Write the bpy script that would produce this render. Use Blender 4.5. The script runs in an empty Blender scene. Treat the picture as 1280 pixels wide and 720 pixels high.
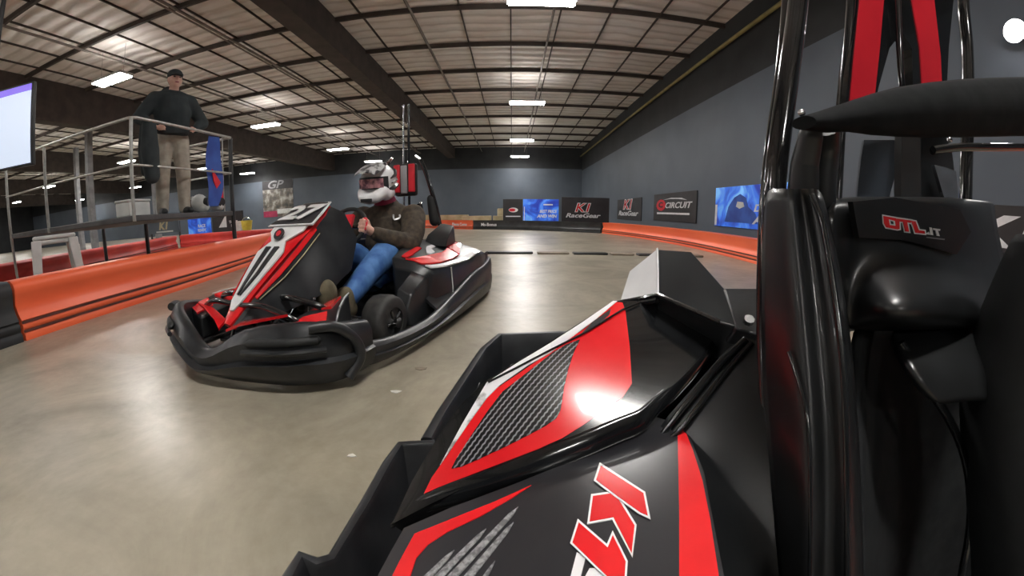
import bpy, bmesh, math, random
from mathutils import Vector, Matrix, noise
from mathutils.geometry import tessellate_polygon
random.seed(7)
S = bpy.context.scene
C = S.collection
PI = math.pi
R = math.radians

# ------------------------------------------------------------------ camera
FPX = 465.0                      # stereographic focal length in pixels of the 1280 px wide frame
CAMH = 0.68                      # camera height above the floor
PITCH = 2*math.atan(94/(2*FPX))  # looking slightly down
cd = bpy.data.cameras.new('camera')
cam = bpy.data.objects.new('camera', cd); C.objects.link(cam)
cam.location = (0, 0, CAMH)
cam.rotation_euler = (PI/2-PITCH, 0, 0)
S.camera = cam
cd.type = 'PANO'
cd.panorama_type = 'FISHEYE_LENS_POLYNOMIAL'
cd.sensor_width = 36.0; cd.sensor_fit = 'HORIZONTAL'
cd.fisheye_fov = 3.1
cd.clip_start = 0.01; cd.clip_end = 400
def fit_poly():
    # least squares of theta(r) = 2 atan(r/2f), r in mm, by k1..k4
    import numpy as np
    r = np.linspace(0.01, 21.5, 400); th = 2*np.arctan((r*1280/36)/(2*FPX))
    A = np.stack([r, r**2, r**3, r**4], 1)
    k, *_ = np.linalg.lstsq(A, th, rcond=None)
    return k
kk = fit_poly()
cd.fisheye_polynomial_k0 = 0.0
cd.fisheye_polynomial_k1, cd.fisheye_polynomial_k2, cd.fisheye_polynomial_k3, cd.fisheye_polynomial_k4 = [-float(v) for v in kk]

# ------------------------------------------------------------------ world, exposure
w = bpy.data.worlds.new('world'); S.world = w; w.use_nodes = True
w.node_tree.nodes['Background'].inputs[0].default_value = (0.5, 0.52, 0.56, 1)
w.node_tree.nodes['Background'].inputs[1].default_value = 0.15
S.view_settings.view_transform = 'Standard'; S.view_settings.look = 'None'
S.view_settings.exposure = 0.0; S.view_settings.gamma = 1.0; S.view_settings.use_curve_mapping = False
S.cycles.use_denoising = True
S.cycles.max_bounces = 6; S.cycles.diffuse_bounces = 4; S.cycles.glossy_bounces = 3
S.cycles.sample_clamp_indirect = 4.0
LAMP_STRENGTH = 120.0
CEIL_FILL = 22.0  # strength of the added glow that brightens the ceiling

# ------------------------------------------------------------------ pixel helper: a ray of the photograph met with a plane of the place
def ray(x, y):
    u = x-640.0; v = 360.0-y
    r = math.hypot(u, v); t = 2*math.atan(r/(2*FPX)); s = math.sin(t)/max(r, 1e-9)
    a, b, c = u*s, v*s, math.cos(t)
    return Vector((a, c*math.cos(PITCH)+b*math.sin(PITCH), b*math.cos(PITCH)-c*math.sin(PITCH)))
CO = Vector((0, 0, CAMH))
def at(x, y, X=None, Y=None, Z=None):
    d = ray(x, y)
    t = X/d.x if X is not None else (Y/d.y if Y is not None else (Z-CAMH)/d.z)
    return CO+d*t
def atplane(x, y, p, n):
    d = ray(x, y); return CO+d*((p-CO).dot(n)/d.dot(n))

# ------------------------------------------------------------------ materials
def mat(name, col, rough=0.5, metal=0.0, spec=0.5, emis=None, strength=0, coat=0, build=None):
    m = bpy.data.materials.new(name); m.use_nodes = True
    nt = m.node_tree; b = nt.nodes['Principled BSDF']
    b.inputs['Base Color'].default_value = (*col, 1)
    b.inputs['Roughness'].default_value = rough; b.inputs['Metallic'].default_value = metal
    b.inputs['Specular IOR Level'].default_value = spec
    b.inputs['Coat Weight'].default_value = coat
    if emis:
        b.inputs['Emission Color'].default_value = (*emis, 1); b.inputs['Emission Strength'].default_value = strength
    if build: build(nt, b)
    return m
def noisy(c1, c2, scale=8, lo=0.35, hi=0.65, bump=0.0, detail=6, rough=None, stretch=None):
    def f(nt, b):
        tc = nt.nodes.new('ShaderNodeTexCoord'); n = nt.nodes.new('ShaderNodeTexNoise')
        src = tc.outputs['Object']
        if stretch:
            mp = nt.nodes.new('ShaderNodeMapping'); mp.inputs['Scale'].default_value = stretch
            nt.links.new(src, mp.inputs[0]); src = mp.outputs[0]
        nt.links.new(src, n.inputs['Vector']); n.inputs['Scale'].default_value = scale; n.inputs['Detail'].default_value = detail
        r = nt.nodes.new('ShaderNodeValToRGB'); nt.links.new(n.outputs['Fac'], r.inputs[0])
        r.color_ramp.elements[0].position = lo; r.color_ramp.elements[1].position = hi
        r.color_ramp.elements[0].color = (*c1, 1); r.color_ramp.elements[1].color = (*c2, 1)
        nt.links.new(r.outputs[0], b.inputs['Base Color'])
        if rough:
            mr = nt.nodes.new('ShaderNodeMapRange'); nt.links.new(n.outputs['Fac'], mr.inputs[0])
            mr.inputs[3].default_value = rough[0]; mr.inputs[4].default_value = rough[1]
            nt.links.new(mr.outputs[0], b.inputs['Roughness'])
        if bump:
            bp = nt.nodes.new('ShaderNodeBump'); bp.inputs['Strength'].default_value = bump; bp.inputs['Distance'].default_value = 0.01
            nt.links.new(n.outputs['Fac'], bp.inputs['Height']); nt.links.new(bp.outputs[0], b.inputs['Normal'])
    return f
def floor_build(nt, b):
    N, L = nt.nodes.new, nt.links.new
    tc = N('ShaderNodeTexCoord')
    def nz(scale, detail, rough=0.5, dist=0.0):
        n = N('ShaderNodeTexNoise'); n.inputs['Scale'].default_value = scale; n.inputs['Detail'].default_value = detail
        n.inputs['Roughness'].default_value = rough; n.inputs['Distortion'].default_value = dist
        L(tc.outputs['Object'], n.inputs['Vector']); return n
    big, mid, fine = nz(0.45, 4), nz(1.5, 9, 0.68, 0.8), nz(14, 6, 0.6)
    r1 = N('ShaderNodeValToRGB'); L(big.outputs['Fac'], r1.inputs[0])
    e = r1.color_ramp.elements; e[0].position = .32; e[1].position = .68
    e[0].color = (0.29, 0.262, 0.205, 1); e[1].color = (0.46, 0.425, 0.355, 1)
    r2 = N('ShaderNodeValToRGB'); L(mid.outputs['Fac'], r2.inputs[0])
    e = r2.color_ramp.elements; e[0].position = .3; e[1].position = .66
    e[0].color = (0.50, 0.48, 0.44, 1); e[1].color = (1.14, 1.12, 1.08, 1)
    m1 = N('ShaderNodeMixRGB'); m1.blend_type = 'MULTIPLY'; m1.inputs[0].default_value = .8
    L(r1.outputs[0], m1.inputs[1]); L(r2.outputs[0], m1.inputs[2])
    r3 = N('ShaderNodeValToRGB'); L(fine.outputs['Fac'], r3.inputs[0])
    e = r3.color_ramp.elements; e[0].position = .3; e[1].position = .7
    e[0].color = (0.85, 0.84, 0.82, 1); e[1].color = (1.05, 1.05, 1.05, 1)
    m2 = N('ShaderNodeMixRGB'); m2.blend_type = 'MULTIPLY'; m2.inputs[0].default_value = .7
    L(m1.outputs[0], m2.inputs[1]); L(r3.outputs[0], m2.inputs[2])
    L(m2.outputs[0], b.inputs['Base Color'])
    mr = N('ShaderNodeMapRange'); L(mid.outputs['Fac'], mr.inputs[0]); mr.inputs[3].default_value = 0.42; mr.inputs[4].default_value = 0.24
    L(mr.outputs[0], b.inputs['Roughness'])
def ceiling_build(nt, b):
    N, L = nt.nodes.new, nt.links.new
    tc = N('ShaderNodeTexCoord'); wv = N('ShaderNodeTexWave'); wv.bands_direction = 'Y'
    wv.inputs['Scale'].default_value = 0.75; wv.inputs['Distortion'].default_value = 2.5; wv.inputs['Detail'].default_value = 3; wv.inputs['Detail Scale'].default_value = 1.2
    L(tc.outputs['Object'], wv.inputs['Vector'])
    n = N('ShaderNodeTexNoise'); n.inputs['Scale'].default_value = 0.9; n.inputs['Detail'].default_value = 3
    L(tc.outputs['Object'], n.inputs['Vector'])
    r = N('ShaderNodeValToRGB'); L(n.outputs['Fac'], r.inputs[0])
    e = r.color_ramp.elements; e[0].position = .35; e[1].position = .65
    e[0].color = (0.78, 0.72, 0.66, 1); e[1].color = (0.90, 0.87, 0.83, 1)
    r2 = N('ShaderNodeValToRGB'); L(wv.outputs['Fac'], r2.inputs[0])
    e = r2.color_ramp.elements; e[0].position = 0.0; e[1].position = .3
    e[0].color = (0.72, 0.70, 0.68, 1); e[1].color = (1, 1, 1, 1)
    m = N('ShaderNodeMixRGB'); m.blend_type = 'MULTIPLY'; m.inputs[0].default_value = 1
    L(r.outputs[0], m.inputs[1]); L(r2.outputs[0], m.inputs[2]); L(m.outputs[0], b.inputs['Base Color'])
    bp = N('ShaderNodeBump'); bp.inputs['Strength'].default_value = .8; bp.inputs['Distance'].default_value = .1
    L(wv.outputs['Fac'], bp.inputs['Height']); L(bp.outputs[0], b.inputs['Normal'])
def carbon_build(s):
    def f(nt, b):
        N, L = nt.nodes.new, nt.links.new
        tc = N('ShaderNodeTexCoord'); mp = N('ShaderNodeMapping')
        mp.inputs['Rotation'].default_value = (0, 0, R(-40)); mp.inputs['Scale'].default_value = (s, s, s)
        L(tc.outputs['Object'], mp.inputs[0])
        sp = N('ShaderNodeSeparateXYZ'); L(mp.outputs[0], sp.inputs[0])
        # twill: stripes whose edge is stepped by a triangle wave
        tri = N('ShaderNodeMath'); tri.operation = 'PINGPONG'; tri.inputs[1].default_value = 0.5
        mx = N('ShaderNodeMath'); mx.operation = 'MULTIPLY'; mx.inputs[1].default_value = 1.1
        L(sp.outputs[0], mx.inputs[0]); L(mx.outputs[0], tri.inputs[0])
        add = N('ShaderNodeMath'); add.operation = 'MULTIPLY_ADD'; add.inputs[1].default_value = 0.32
        L(tri.outputs[0], add.inputs[0]); L(sp.outputs[1], add.inputs[2])
        fr = N('ShaderNodeMath'); fr.operation = 'FRACT'; L(add.outputs[0], fr.inputs[0])
        r = N('ShaderNodeValToRGB'); L(fr.outputs[0], r.inputs[0]); r.color_ramp.interpolation = 'LINEAR'
        e = r.color_ramp.elements; e[0].position = .58; e[1].position = .72
        e[0].color = (0.012, 0.012, 0.014, 1); e[1].color = (0.24, 0.24, 0.25, 1)
        e2 = r.color_ramp.elements.new(.90); e2.color = (0.20, 0.20, 0.21, 1)
        e3 = r.color_ramp.elements.new(1.0); e3.color = (0.02, 0.02, 0.02, 1)
        L(r.outputs[0], b.inputs['Base Color'])
    return f
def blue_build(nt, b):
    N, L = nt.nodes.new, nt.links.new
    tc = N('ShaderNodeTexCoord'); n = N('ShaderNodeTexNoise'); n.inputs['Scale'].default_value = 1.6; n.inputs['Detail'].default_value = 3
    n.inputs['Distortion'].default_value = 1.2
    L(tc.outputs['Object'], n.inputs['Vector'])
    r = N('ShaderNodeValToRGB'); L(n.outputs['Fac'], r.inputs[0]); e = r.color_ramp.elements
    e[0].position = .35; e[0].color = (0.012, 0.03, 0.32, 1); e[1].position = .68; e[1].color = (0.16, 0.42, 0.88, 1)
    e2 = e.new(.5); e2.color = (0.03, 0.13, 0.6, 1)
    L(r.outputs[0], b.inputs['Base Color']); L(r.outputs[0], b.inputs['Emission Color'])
def photo_build(nt, b):
    N, L = nt.nodes.new, nt.links.new
    tc = N('ShaderNodeTexCoord'); n = N('ShaderNodeTexNoise'); n.inputs['Scale'].default_value = 1.7; n.inputs['Detail'].default_value = 5
    L(tc.outputs['Object'], n.inputs['Vector'])
    r = N('ShaderNodeValToRGB'); L(n.outputs['Fac'], r.inputs[0]); e = r.color_ramp.elements
    e[0].position = .35; e[0].color = (0.04, 0.045, 0.04, 1); e[1].position = .65; e[1].color = (0.42, 0.41, 0.38, 1)
    e2 = e.new(.5); e2.color = (0.14, 0.12, 0.10, 1)
    L(r.outputs[0], b.inputs['Base Color'])

M = {}
M['floor'] = mat('polished_concrete', (0.3, 0.28, 0.23), 0.25, build=floor_build)
M['ceiling'] = mat('insulation_batts', (0.6, 0.56, 0.5), 0.9, build=ceiling_build)
M['wall'] = mat('blue_grey_paint', (0.075, 0.092, 0.118), 0.55, build=noisy((0.078, 0.096, 0.122), (0.094, 0.114, 0.142), 0.8))
M['darkwall'] = mat('dark_paint', (0.018, 0.02, 0.024), 0.7, build=noisy((0.014, 0.016, 0.019), (0.024, 0.027, 0.03), 1.2))
M['steel'] = mat('dark_roof_steel', (0.045, 0.033, 0.028), 0.7, build=noisy((0.035, 0.026, 0.022), (0.06, 0.045, 0.038), 3))
M['pipe'] = mat('galvanised_pipe', (0.2, 0.17, 0.15), 0.5, 0.4, build=noisy((0.15, 0.13, 0.11), (0.25, 0.22, 0.2), 3))
M['orange'] = mat('orange_barrier_plastic', (0.75, 0.085, 0.025), 0.42, build=noisy((0.82, 0.115, 0.04), (0.95, 0.17, 0.065), 1.5, stretch=(1, .3, 1)))
M['redbar'] = mat('red_barrier_plastic', (0.55, 0.03, 0.025), 0.45, build=noisy((0.42, 0.02, 0.02), (0.62, 0.05, 0.035), 1.5))
M['blackbar'] = mat('black_barrier_plastic', (0.02, 0.021, 0.023), 0.4, build=noisy((0.013, 0.014, 0.016), (0.035, 0.037, 0.04), 2.5))
M['groove'] = mat('dark_groove', (0.10, 0.03, 0.02), 0.6, build=noisy((0.07, 0.02, 0.015), (0.14, 0.04, 0.03), 6))
M['black'] = mat('black_plastic', (0.014, 0.015, 0.017), 0.32, build=noisy((0.010, 0.011, 0.013), (0.022, 0.024, 0.026), 9, rough=(0.24, 0.42)))
M['satin'] = mat('scuffed_black_plastic', (0.02, 0.021, 0.023), 0.4, build=noisy((0.009, 0.010, 0.012), (0.022, 0.024, 0.027), 14, bump=.15, rough=(0.3, 0.5)))
M['gloss'] = mat('gloss_black_plastic', (0.006, 0.0062, 0.007), 0.16, coat=.4, build=noisy((0.004, 0.0042, 0.005), (0.010, 0.011, 0.012), 12, rough=(0.12, 0.2)))
M['matte'] = mat('matte_black_rubber', (0.012, 0.0135, 0.0145), 0.62, build=noisy((0.009, 0.010, 0.011), (0.017, 0.019, 0.020), 18))
M['padblk'] = mat('pad_cloth_black', (0.008, 0.009, 0.01), 0.9, spec=.2, build=noisy((0.006, 0.007, 0.008), (0.011, 0.012, 0.013), 40))
M['labelblk'] = mat('label_black', (0.016, 0.018, 0.019), 0.5, build=noisy((0.013, 0.015, 0.016), (0.02, 0.022, 0.023), 18))
M['seatgloss'] = mat('seat_gloss_black', (0.008, 0.0085, 0.009), 0.27, coat=.15, build=noisy((0.006, 0.0065, 0.007), (0.012, 0.013, 0.014), 12, rough=(0.30, 0.40)))
M['tire'] = mat('tire_rubber', (0.018, 0.018, 0.018), 0.65, build=noisy((0.012, 0.012, 0.012), (0.035, 0.034, 0.032), 20))
M['red'] = mat('red_vinyl', (0.72, 0.014, 0.02), 0.22, coat=.5, build=noisy((0.66, 0.010, 0.016), (0.78, 0.022, 0.026), 7))
M['padred'] = mat('red_pad_vinyl', (0.62, 0.012, 0.028), 0.35, build=noisy((0.55, 0.01, 0.024), (0.68, 0.018, 0.034), 7))
M['white'] = mat('white_vinyl', (0.78, 0.78, 0.80), 0.25, coat=.3, build=noisy((0.72, 0.72, 0.74), (0.84, 0.84, 0.85), 9))
M['dirtywhite'] = mat('scuffed_white_vinyl', (0.7, 0.7, 0.7), 0.35, build=noisy((0.16, 0.15, 0.14), (0.78, 0.78, 0.79), 38, lo=.3, hi=.46))
M['char'] = mat('charcoal_vinyl', (0.022, 0.022, 0.026), 0.28, coat=.25, build=noisy((0.018, 0.018, 0.021), (0.03, 0.03, 0.034), 6))
M['carbon'] = mat('carbon_weave', (0.05, 0.05, 0.05), 0.25, coat=.4, build=carbon_build(150))
M['streak'] = mat('grey_weave_streak', (0.25, 0.25, 0.26), 0.3, build=noisy((0.13, 0.13, 0.135), (0.34, 0.34, 0.35), 160, lo=.4, hi=.6))
M['grey'] = mat('grey_print', (0.25, 0.25, 0.26), 0.5, build=noisy((0.2, 0.2, 0.21), (0.3, 0.3, 0.31), 4))
M['chrome'] = mat('bright_steel', (0.6, 0.6, 0.6), 0.22, 1.0, build=noisy((0.5, 0.5, 0.5), (0.7, 0.7, 0.7), 20))
M['tube'] = mat('black_enamel_tube', (0.012, 0.012, 0.013), 0.14, coat=.6, build=noisy((0.01, 0.01, 0.011), (0.018, 0.018, 0.019), 9))
M['banner'] = mat('black_banner_vinyl', (0.02, 0.018, 0.02), 0.5, build=noisy((0.016, 0.014, 0.016), (0.028, 0.025, 0.028), 2))
M['blue'] = mat('blue_poster', (0.03, 0.13, 0.6), 0.4, emis=(0.03, 0.13, 0.6), strength=0.0, build=blue_build)
M['blueglow'] = mat('blue_emissive_poster', (0.03, 0.13, 0.6), 0.4, emis=(0.03, 0.13, 0.6), strength=0.55, build=blue_build)  # blue print with brightness added as emission
M['photo'] = mat('race_photo_print', (0.2, 0.2, 0.2), 0.5, build=photo_build)
M['maroon'] = mat('maroon_print', (0.3, 0.02, 0.07), 0.5, build=noisy((0.25, 0.015, 0.06), (0.35, 0.03, 0.08), 3))
M['tan'] = mat('tan_foam', (0.42, 0.36, 0.22), 0.7, build=noisy((0.36, 0.30, 0.17), (0.5, 0.43, 0.28), 3))
M['yellow'] = mat('yellow_plastic', (0.6, 0.55, 0.06), 0.5, build=noisy((0.5, 0.45, 0.05), (0.7, 0.64, 0.1), 5))
M['stool'] = mat('light_grey_plastic', (0.55, 0.57, 0.56), 0.45, build=noisy((0.48, 0.5, 0.49), (0.62, 0.64, 0.62), 5))
M['rail'] = mat('brushed_rail', (0.5, 0.5, 0.48), 0.35, 0.7, build=noisy((0.42, 0.42, 0.4), (0.58, 0.58, 0.55), 12))
M['deck'] = mat('deck_plate', (0.07, 0.07, 0.075), 0.5, build=noisy((0.05, 0.05, 0.055), (0.10, 0.10, 0.105), 4))
M['screen'] = mat('lit_screen', (0.6, 0.65, 0.75), 0.3, emis=(0.52, 0.60, 0.74), strength=1.0, build=noisy((0.55, 0.6, 0.7), (0.62, 0.68, 0.78), 2))
M['screenbar'] = mat('lit_screen_purple', (0.2, 0.12, 0.7), 0.3, emis=(0.24, 0.16, 0.85), strength=.8, build=noisy((0.18, 0.1, 0.65), (0.22, 0.14, 0.75), 2))
M['lamp'] = mat('lamp_diffuser', (1, 1, 1), 0.5, emis=(1.0, 0.97, 0.93), strength=LAMP_STRENGTH, build=None)
M['ceilfill'] = mat('added_ceiling_fill', (1, 1, 1), 0.5, emis=(1.0, 0.96, 0.92), strength=CEIL_FILL)  # fill glow for the ceiling, not a real lamp part
M['housing'] = mat('lamp_housing', (0.5, 0.5, 0.5), 0.5, build=noisy((0.45, 0.45, 0.45), (0.55, 0.55, 0.55), 5))
M['jacket'] = mat('brown_wool_jacket', (0.045, 0.033, 0.022), 0.85, build=noisy((0.03, 0.023, 0.015), (0.068, 0.05, 0.034), 26, bump=.5))
M['hoodie'] = mat('dark_teal_hoodie', (0.02, 0.028, 0.032), 0.85, build=noisy((0.015, 0.022, 0.026), (0.028, 0.036, 0.04), 8, bump=.3))
M['jeans'] = mat('blue_denim', (0.05, 0.15, 0.40), 0.8, build=noisy((0.03, 0.10, 0.30), (0.09, 0.22, 0.50), 13, bump=.4, stretch=(1, 1, .5)))
M['khaki'] = mat('beige_trousers', (0.36, 0.32, 0.27), 0.8, build=noisy((0.28, 0.25, 0.21), (0.42, 0.38, 0.32), 9, bump=.3))
M['shoe'] = mat('olive_suede', (0.11, 0.09, 0.055), 0.85, build=noisy((0.085, 0.07, 0.042), (0.14, 0.115, 0.07), 22))
M['skin'] = mat('skin', (0.62, 0.36, 0.28), 0.5, build=noisy((0.56, 0.31, 0.24), (0.68, 0.41, 0.33), 20))
M['hgrey'] = mat('grey_helmet_print', (0.2, 0.2, 0.21), 0.3, build=noisy((0.03, 0.03, 0.035), (0.5, 0.5, 0.5), 22, lo=.44, hi=.54))
M['pink'] = mat('pink_goggle_lens', (0.32, 0.12, 0.14), 0.2, build=noisy((0.12, 0.06, 0.08), (0.5, 0.24, 0.26), 26, lo=.42, hi=.6))
M['paper'] = mat('paper_scrap', (0.65, 0.63, 0.58), 0.7, build=noisy((0.55, 0.53, 0.5), (0.7, 0.68, 0.64), 20))
M['kerbtan'] = mat('tan_kerb', (0.25, 0.21, 0.16), 0.6, build=noisy((0.2, 0.17, 0.13), (0.3, 0.25, 0.2), 6))
M['yellowpipe'] = mat('yellow_pipe', (0.22, 0.19, 0.06), 0.6, build=noisy((0.18, 0.15, 0.05), (0.27, 0.23, 0.08), 4))
M['flagblue'] = mat('blue_flag_cloth', (0.03, 0.08, 0.36), 0.7, build=noisy((0.025, 0.06, 0.3), (0.04, 0.11, 0.45), 3))

# ------------------------------------------------------------------ mesh builders
class MB:
    def __init__(s): s.v = []; s.f = []; s.m = []
    def add(s, vs, fs, mi=0):
        o = len(s.v); s.v += [tuple(v) for v in vs]; s.f += [tuple(i+o for i in f) for f in fs]; s.m += [mi]*len(fs); return s
    def box(s, a, b, mi=0):
        x0, y0, z0 = a; x1, y1, z1 = b
        return s.add([(x0,y0,z0),(x1,y0,z0),(x1,y1,z0),(x0,y1,z0),(x0,y0,z1),(x1,y0,z1),(x1,y1,z1),(x0,y1,z1)],
                     [(0,3,2,1),(4,5,6,7),(0,1,5,4),(1,2,6,5),(2,3,7,6),(3,0,4,7)], mi)
    def tube(s, pts, r, n=12, mi=0, cap=True):
        pts = [Vector(p) for p in pts]; rs = r if isinstance(r, (list, tuple)) else [r]*len(pts)
        rings = []; up = None
        for i, p in enumerate(pts):
            d = (pts[min(i+1, len(pts)-1)]-pts[max(i-1, 0)]).normalized()
            if up is None:
                up = Vector((0,0,1)) if abs(d.z) < .9 else Vector((1,0,0))
            a = d.cross(up).normalized(); b = a.cross(d).normalized(); up = b
            rings.append([p+(a*math.cos(2*PI*k/n)+b*math.sin(2*PI*k/n))*rs[i] for k in range(n)])
        return s.loft(rings, True, cap, mi)
    def loft(s, rings, closed=True, cap=True, mi=0):
        n = len(rings[0]); vs = [p for r in rings for p in r]; fs = []
        for i in range(len(rings)-1):
            for k in range(n if closed else n-1):
                k2 = (k+1) % n
                fs.append((i*n+k, i*n+k2, (i+1)*n+k2, (i+1)*n+k))
        if cap and closed: fs += [tuple(reversed(range(n))), tuple((len(rings)-1)*n+k for k in range(n))]
        return s.add(vs, fs, mi)
    def ball(s, c, r, n=14, mi=0):
        c = Vector(c); r = (r, r, r) if isinstance(r, (int, float)) else r
        rings = []
        for i in range(1, n//2):
            t = PI*i/(n//2)
            rings.append([c+Vector((r[0]*math.sin(t)*math.cos(2*PI*k/n), r[1]*math.sin(t)*math.sin(2*PI*k/n), r[2]*math.cos(t))) for k in range(n)])
        vs = [p for q in rings for p in q]; m = len(vs); fs = []
        for i in range(len(rings)-1):
            for k in range(n): fs.append((i*n+k, (i+1)*n+k, (i+1)*n+(k+1) % n, i*n+(k+1) % n))
        vs += [c+Vector((0,0,r[2])), c-Vector((0,0,r[2]))]
        for k in range(n):
            fs.append((m, k, (k+1) % n)); fs.append((m+1, (len(rings)-1)*n+(k+1) % n, (len(rings)-1)*n+k))
        return s.add(vs, fs, mi)
    def limb(s, pts, rs, n=12):
        for i in range(len(pts)-1): s.tube([pts[i], pts[i+1]], [rs[i], rs[i+1]], n)
        for p, r in zip(pts, rs): s.ball(p, r, n)
        return s
    def poly(s, pts, th, nrm=None, mi=0):
        """a flat outline with thickness th behind it (along -normal)"""
        pts = [Vector(p) for p in pts]
        if nrm is None:
            nrm = Vector((0,0,0))
            for i, p in enumerate(pts):
                q = pts[(i+1) % len(pts)]; nrm += p.cross(q)
            nrm.normalize()
        else: nrm = Vector(nrm).normalized()
        tri = tessellate_polygon([pts]); n = len(pts)
        back = [p-nrm*th for p in pts]
        fs = [tuple(t) for t in tri]+[tuple(i+n for i in reversed(t)) for t in tri]
        fs += [(i, (i+1) % n, (i+1) % n+n, i+n) for i in range(n)]
        return s.add(pts+back, fs, mi)
    def build(s, name, m, parent=None, smooth=False, bevel=0, angle=40, sub=0, voxel=0, vs_iter=6, seg=2):
        me = bpy.data.meshes.new(name); me.from_pydata(s.v, [], s.f)
        for mm in (m if isinstance(m, (list, tuple)) else [m]): me.materials.append(mm)
        if isinstance(m, (list, tuple)):
            for p, i in zip(me.polygons, s.m): p.material_index = i
        bm = bmesh.new(); bm.from_mesh(me); bmesh.ops.recalc_face_normals(bm, faces=bm.faces); bm.to_mesh(me); bm.free()
        o = bpy.data.objects.new(name, me); C.objects.link(o)
        if parent: o.parent = parent
        if voxel:
            r = o.modifiers.new('remesh', 'REMESH'); r.mode = 'VOXEL'; r.voxel_size = voxel; r.use_smooth_shade = True
            sm = o.modifiers.new('smooth', 'SMOOTH'); sm.iterations = vs_iter; sm.factor = .5
        if bevel:
            b = o.modifiers.new('bevel', 'BEVEL'); b.width = bevel; b.segments = seg; b.limit_method = 'ANGLE'; b.angle_limit = R(35)
        if sub:
            b = o.modifiers.new('sub', 'SUBSURF'); b.levels = sub; b.render_levels = sub
        if smooth or bevel or sub:
            for p in me.polygons: p.use_smooth = True
            if not sub:
                try: me.set_sharp_from_angle(angle=R(angle))
                except Exception: pass
        return o
def tag(o, label=None, cat=None, group=None, kind=None):
    if label: o['label'] = label
    if cat: o['category'] = cat
    if group: o['group'] = group
    if kind: o['kind'] = kind
    return o
def empty(name, loc=(0,0,0), rz=0):
    o = bpy.data.objects.new(name, None); C.objects.link(o); o.location = loc; o.rotation_euler = (0,0,rz); o.empty_display_size = .1
    return o
def inner_box(name, a, b, m, parent=None, bevel=0):
    return MB().box(a, b).build(name, m, parent, bevel=bevel)
def struct(o): o['kind'] = 'structure'; return o
def text(body, size, m, parent, mw, name='lettering', shear=0.0, ext=0.002, bold=0.0, sx=1.0, align='CENTER', space=1.0):
    """letters as a mesh; mw = matrix whose x runs along the line and z out of the sign"""
    cu = bpy.data.curves.new('txt', 'FONT'); cu.body = body; cu.size = size; cu.align_x = align; cu.align_y = 'CENTER'
    cu.extrude = ext; cu.offset = bold; cu.shear = shear; cu.space_character = space; cu.resolution_u = 3
    o = bpy.data.objects.new('txt', cu); C.objects.link(o)
    dg = bpy.context.evaluated_depsgraph_get()
    me = bpy.data.meshes.new_from_object(o.evaluated_get(dg)); bpy.data.objects.remove(o); bpy.data.curves.remove(cu)
    me.transform(Matrix.Diagonal((sx, 1, 1, 1))); me.transform(mw)
    me.materials.clear(); me.materials.append(m)
    q = bpy.data.objects.new(name, me); C.objects.link(q); q.parent = parent
    return q
def frame(o, x, y):
    x = Vector(x).normalized(); y = Vector(y).normalized(); z = x.cross(y).normalized(); y = z.cross(x)
    return Matrix(((x.x, y.x, z.x, o[0]), (x.y, y.y, z.y, o[1]), (x.z, y.z, z.z, o[2]), (0,0,0,1)))
def copy_tree(o, parent=None):
    c = o.copy(); C.objects.link(c); c.parent = parent
    for ch in [k for k in bpy.data.objects if k.parent == o]: copy_tree(ch, c)
    return c

# ================================================================== SETTING
WX, WY, WZ = 5.4, 29.0, 5.7
struct(inner_box('floor', (-62, -14, -0.1), (7.5, 30, 0), M['floor']))
struct(inner_box('ceiling', (-62, -14, WZ+.05), (7.5, 30, WZ+.2), M['ceiling']))
wr = MB().box((WX, -14, 0), (WX+.2, WY+.2, 4.0), 0).box((WX, -14, 4.0), (WX+.2, WY+.2, WZ+.05), 1)
struct(wr.build('wall_right', [M['wall'], M['darkwall']]))
wf = MB().box((-62, WY, 0), (WX, WY+.2, 4.1), 0).box((-62, WY, 4.1), (WX, WY+.2, WZ+.05), 1)
struct(wf.build('wall_far', [M['wall'], M['darkwall']]))
struct(inner_box('wall_left', (-62.2, -14, 0), (-62, WY, WZ+.05), M['darkwall']))
struct(inner_box('wall_back', (-62, -14.2, 0), (WX, -14, WZ+.05), M['wall']))
# roof steel
n = 0
for xc, wd, z0 in ((-4.65, .55, 4.95), (-14.6, .55, 4.45), (-26, .5, 4.6), (-38, .5, 4.6), (-50, .5, 4.6)):
    n += 1; struct(inner_box('trim_%d' % n, (xc-wd/2, -14, z0), (xc+wd/2, WY, WZ+.05), M['steel'], bevel=.02))
k = -10
while 8.69+2.15*k < WY-.5:
    y = 8.69+2.15*k; n += 1
    struct(inner_box('trim_%d' % n, (-62, y-.035, WZ-.07), (WX, y+.035, WZ+.05), M['steel'])); k += 1
x = 4.85
while x > -36:
    if all(abs(x-b) > .4 for b in (-4.65, -14.6, -26)):
        n += 1; struct(inner_box('trim_%d' % n, (x-.016, -6, WZ-.0), (x+.016, WY, WZ+.05), M['steel']))
    x -= 1.22
for (x, z, r) in ((-7.1, 5.42, .035), (-7.3, 5.46, .025), (-10.6, 5.4, .035), (-2.3, 5.42, .03), (.95, 5.4, .03)):
    n += 1; struct(MB().tube([(x, -6, z), (x, WY, z)], r, 8).build('trim_%d' % n, M['pipe'], smooth=True))
n += 1; struct(MB().tube([(WX-.12, -6, 5.1), (WX-.12, WY, 5.1)], .05, 8).build('trim_%d' % n, M['yellowpipe'], smooth=True))

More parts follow.
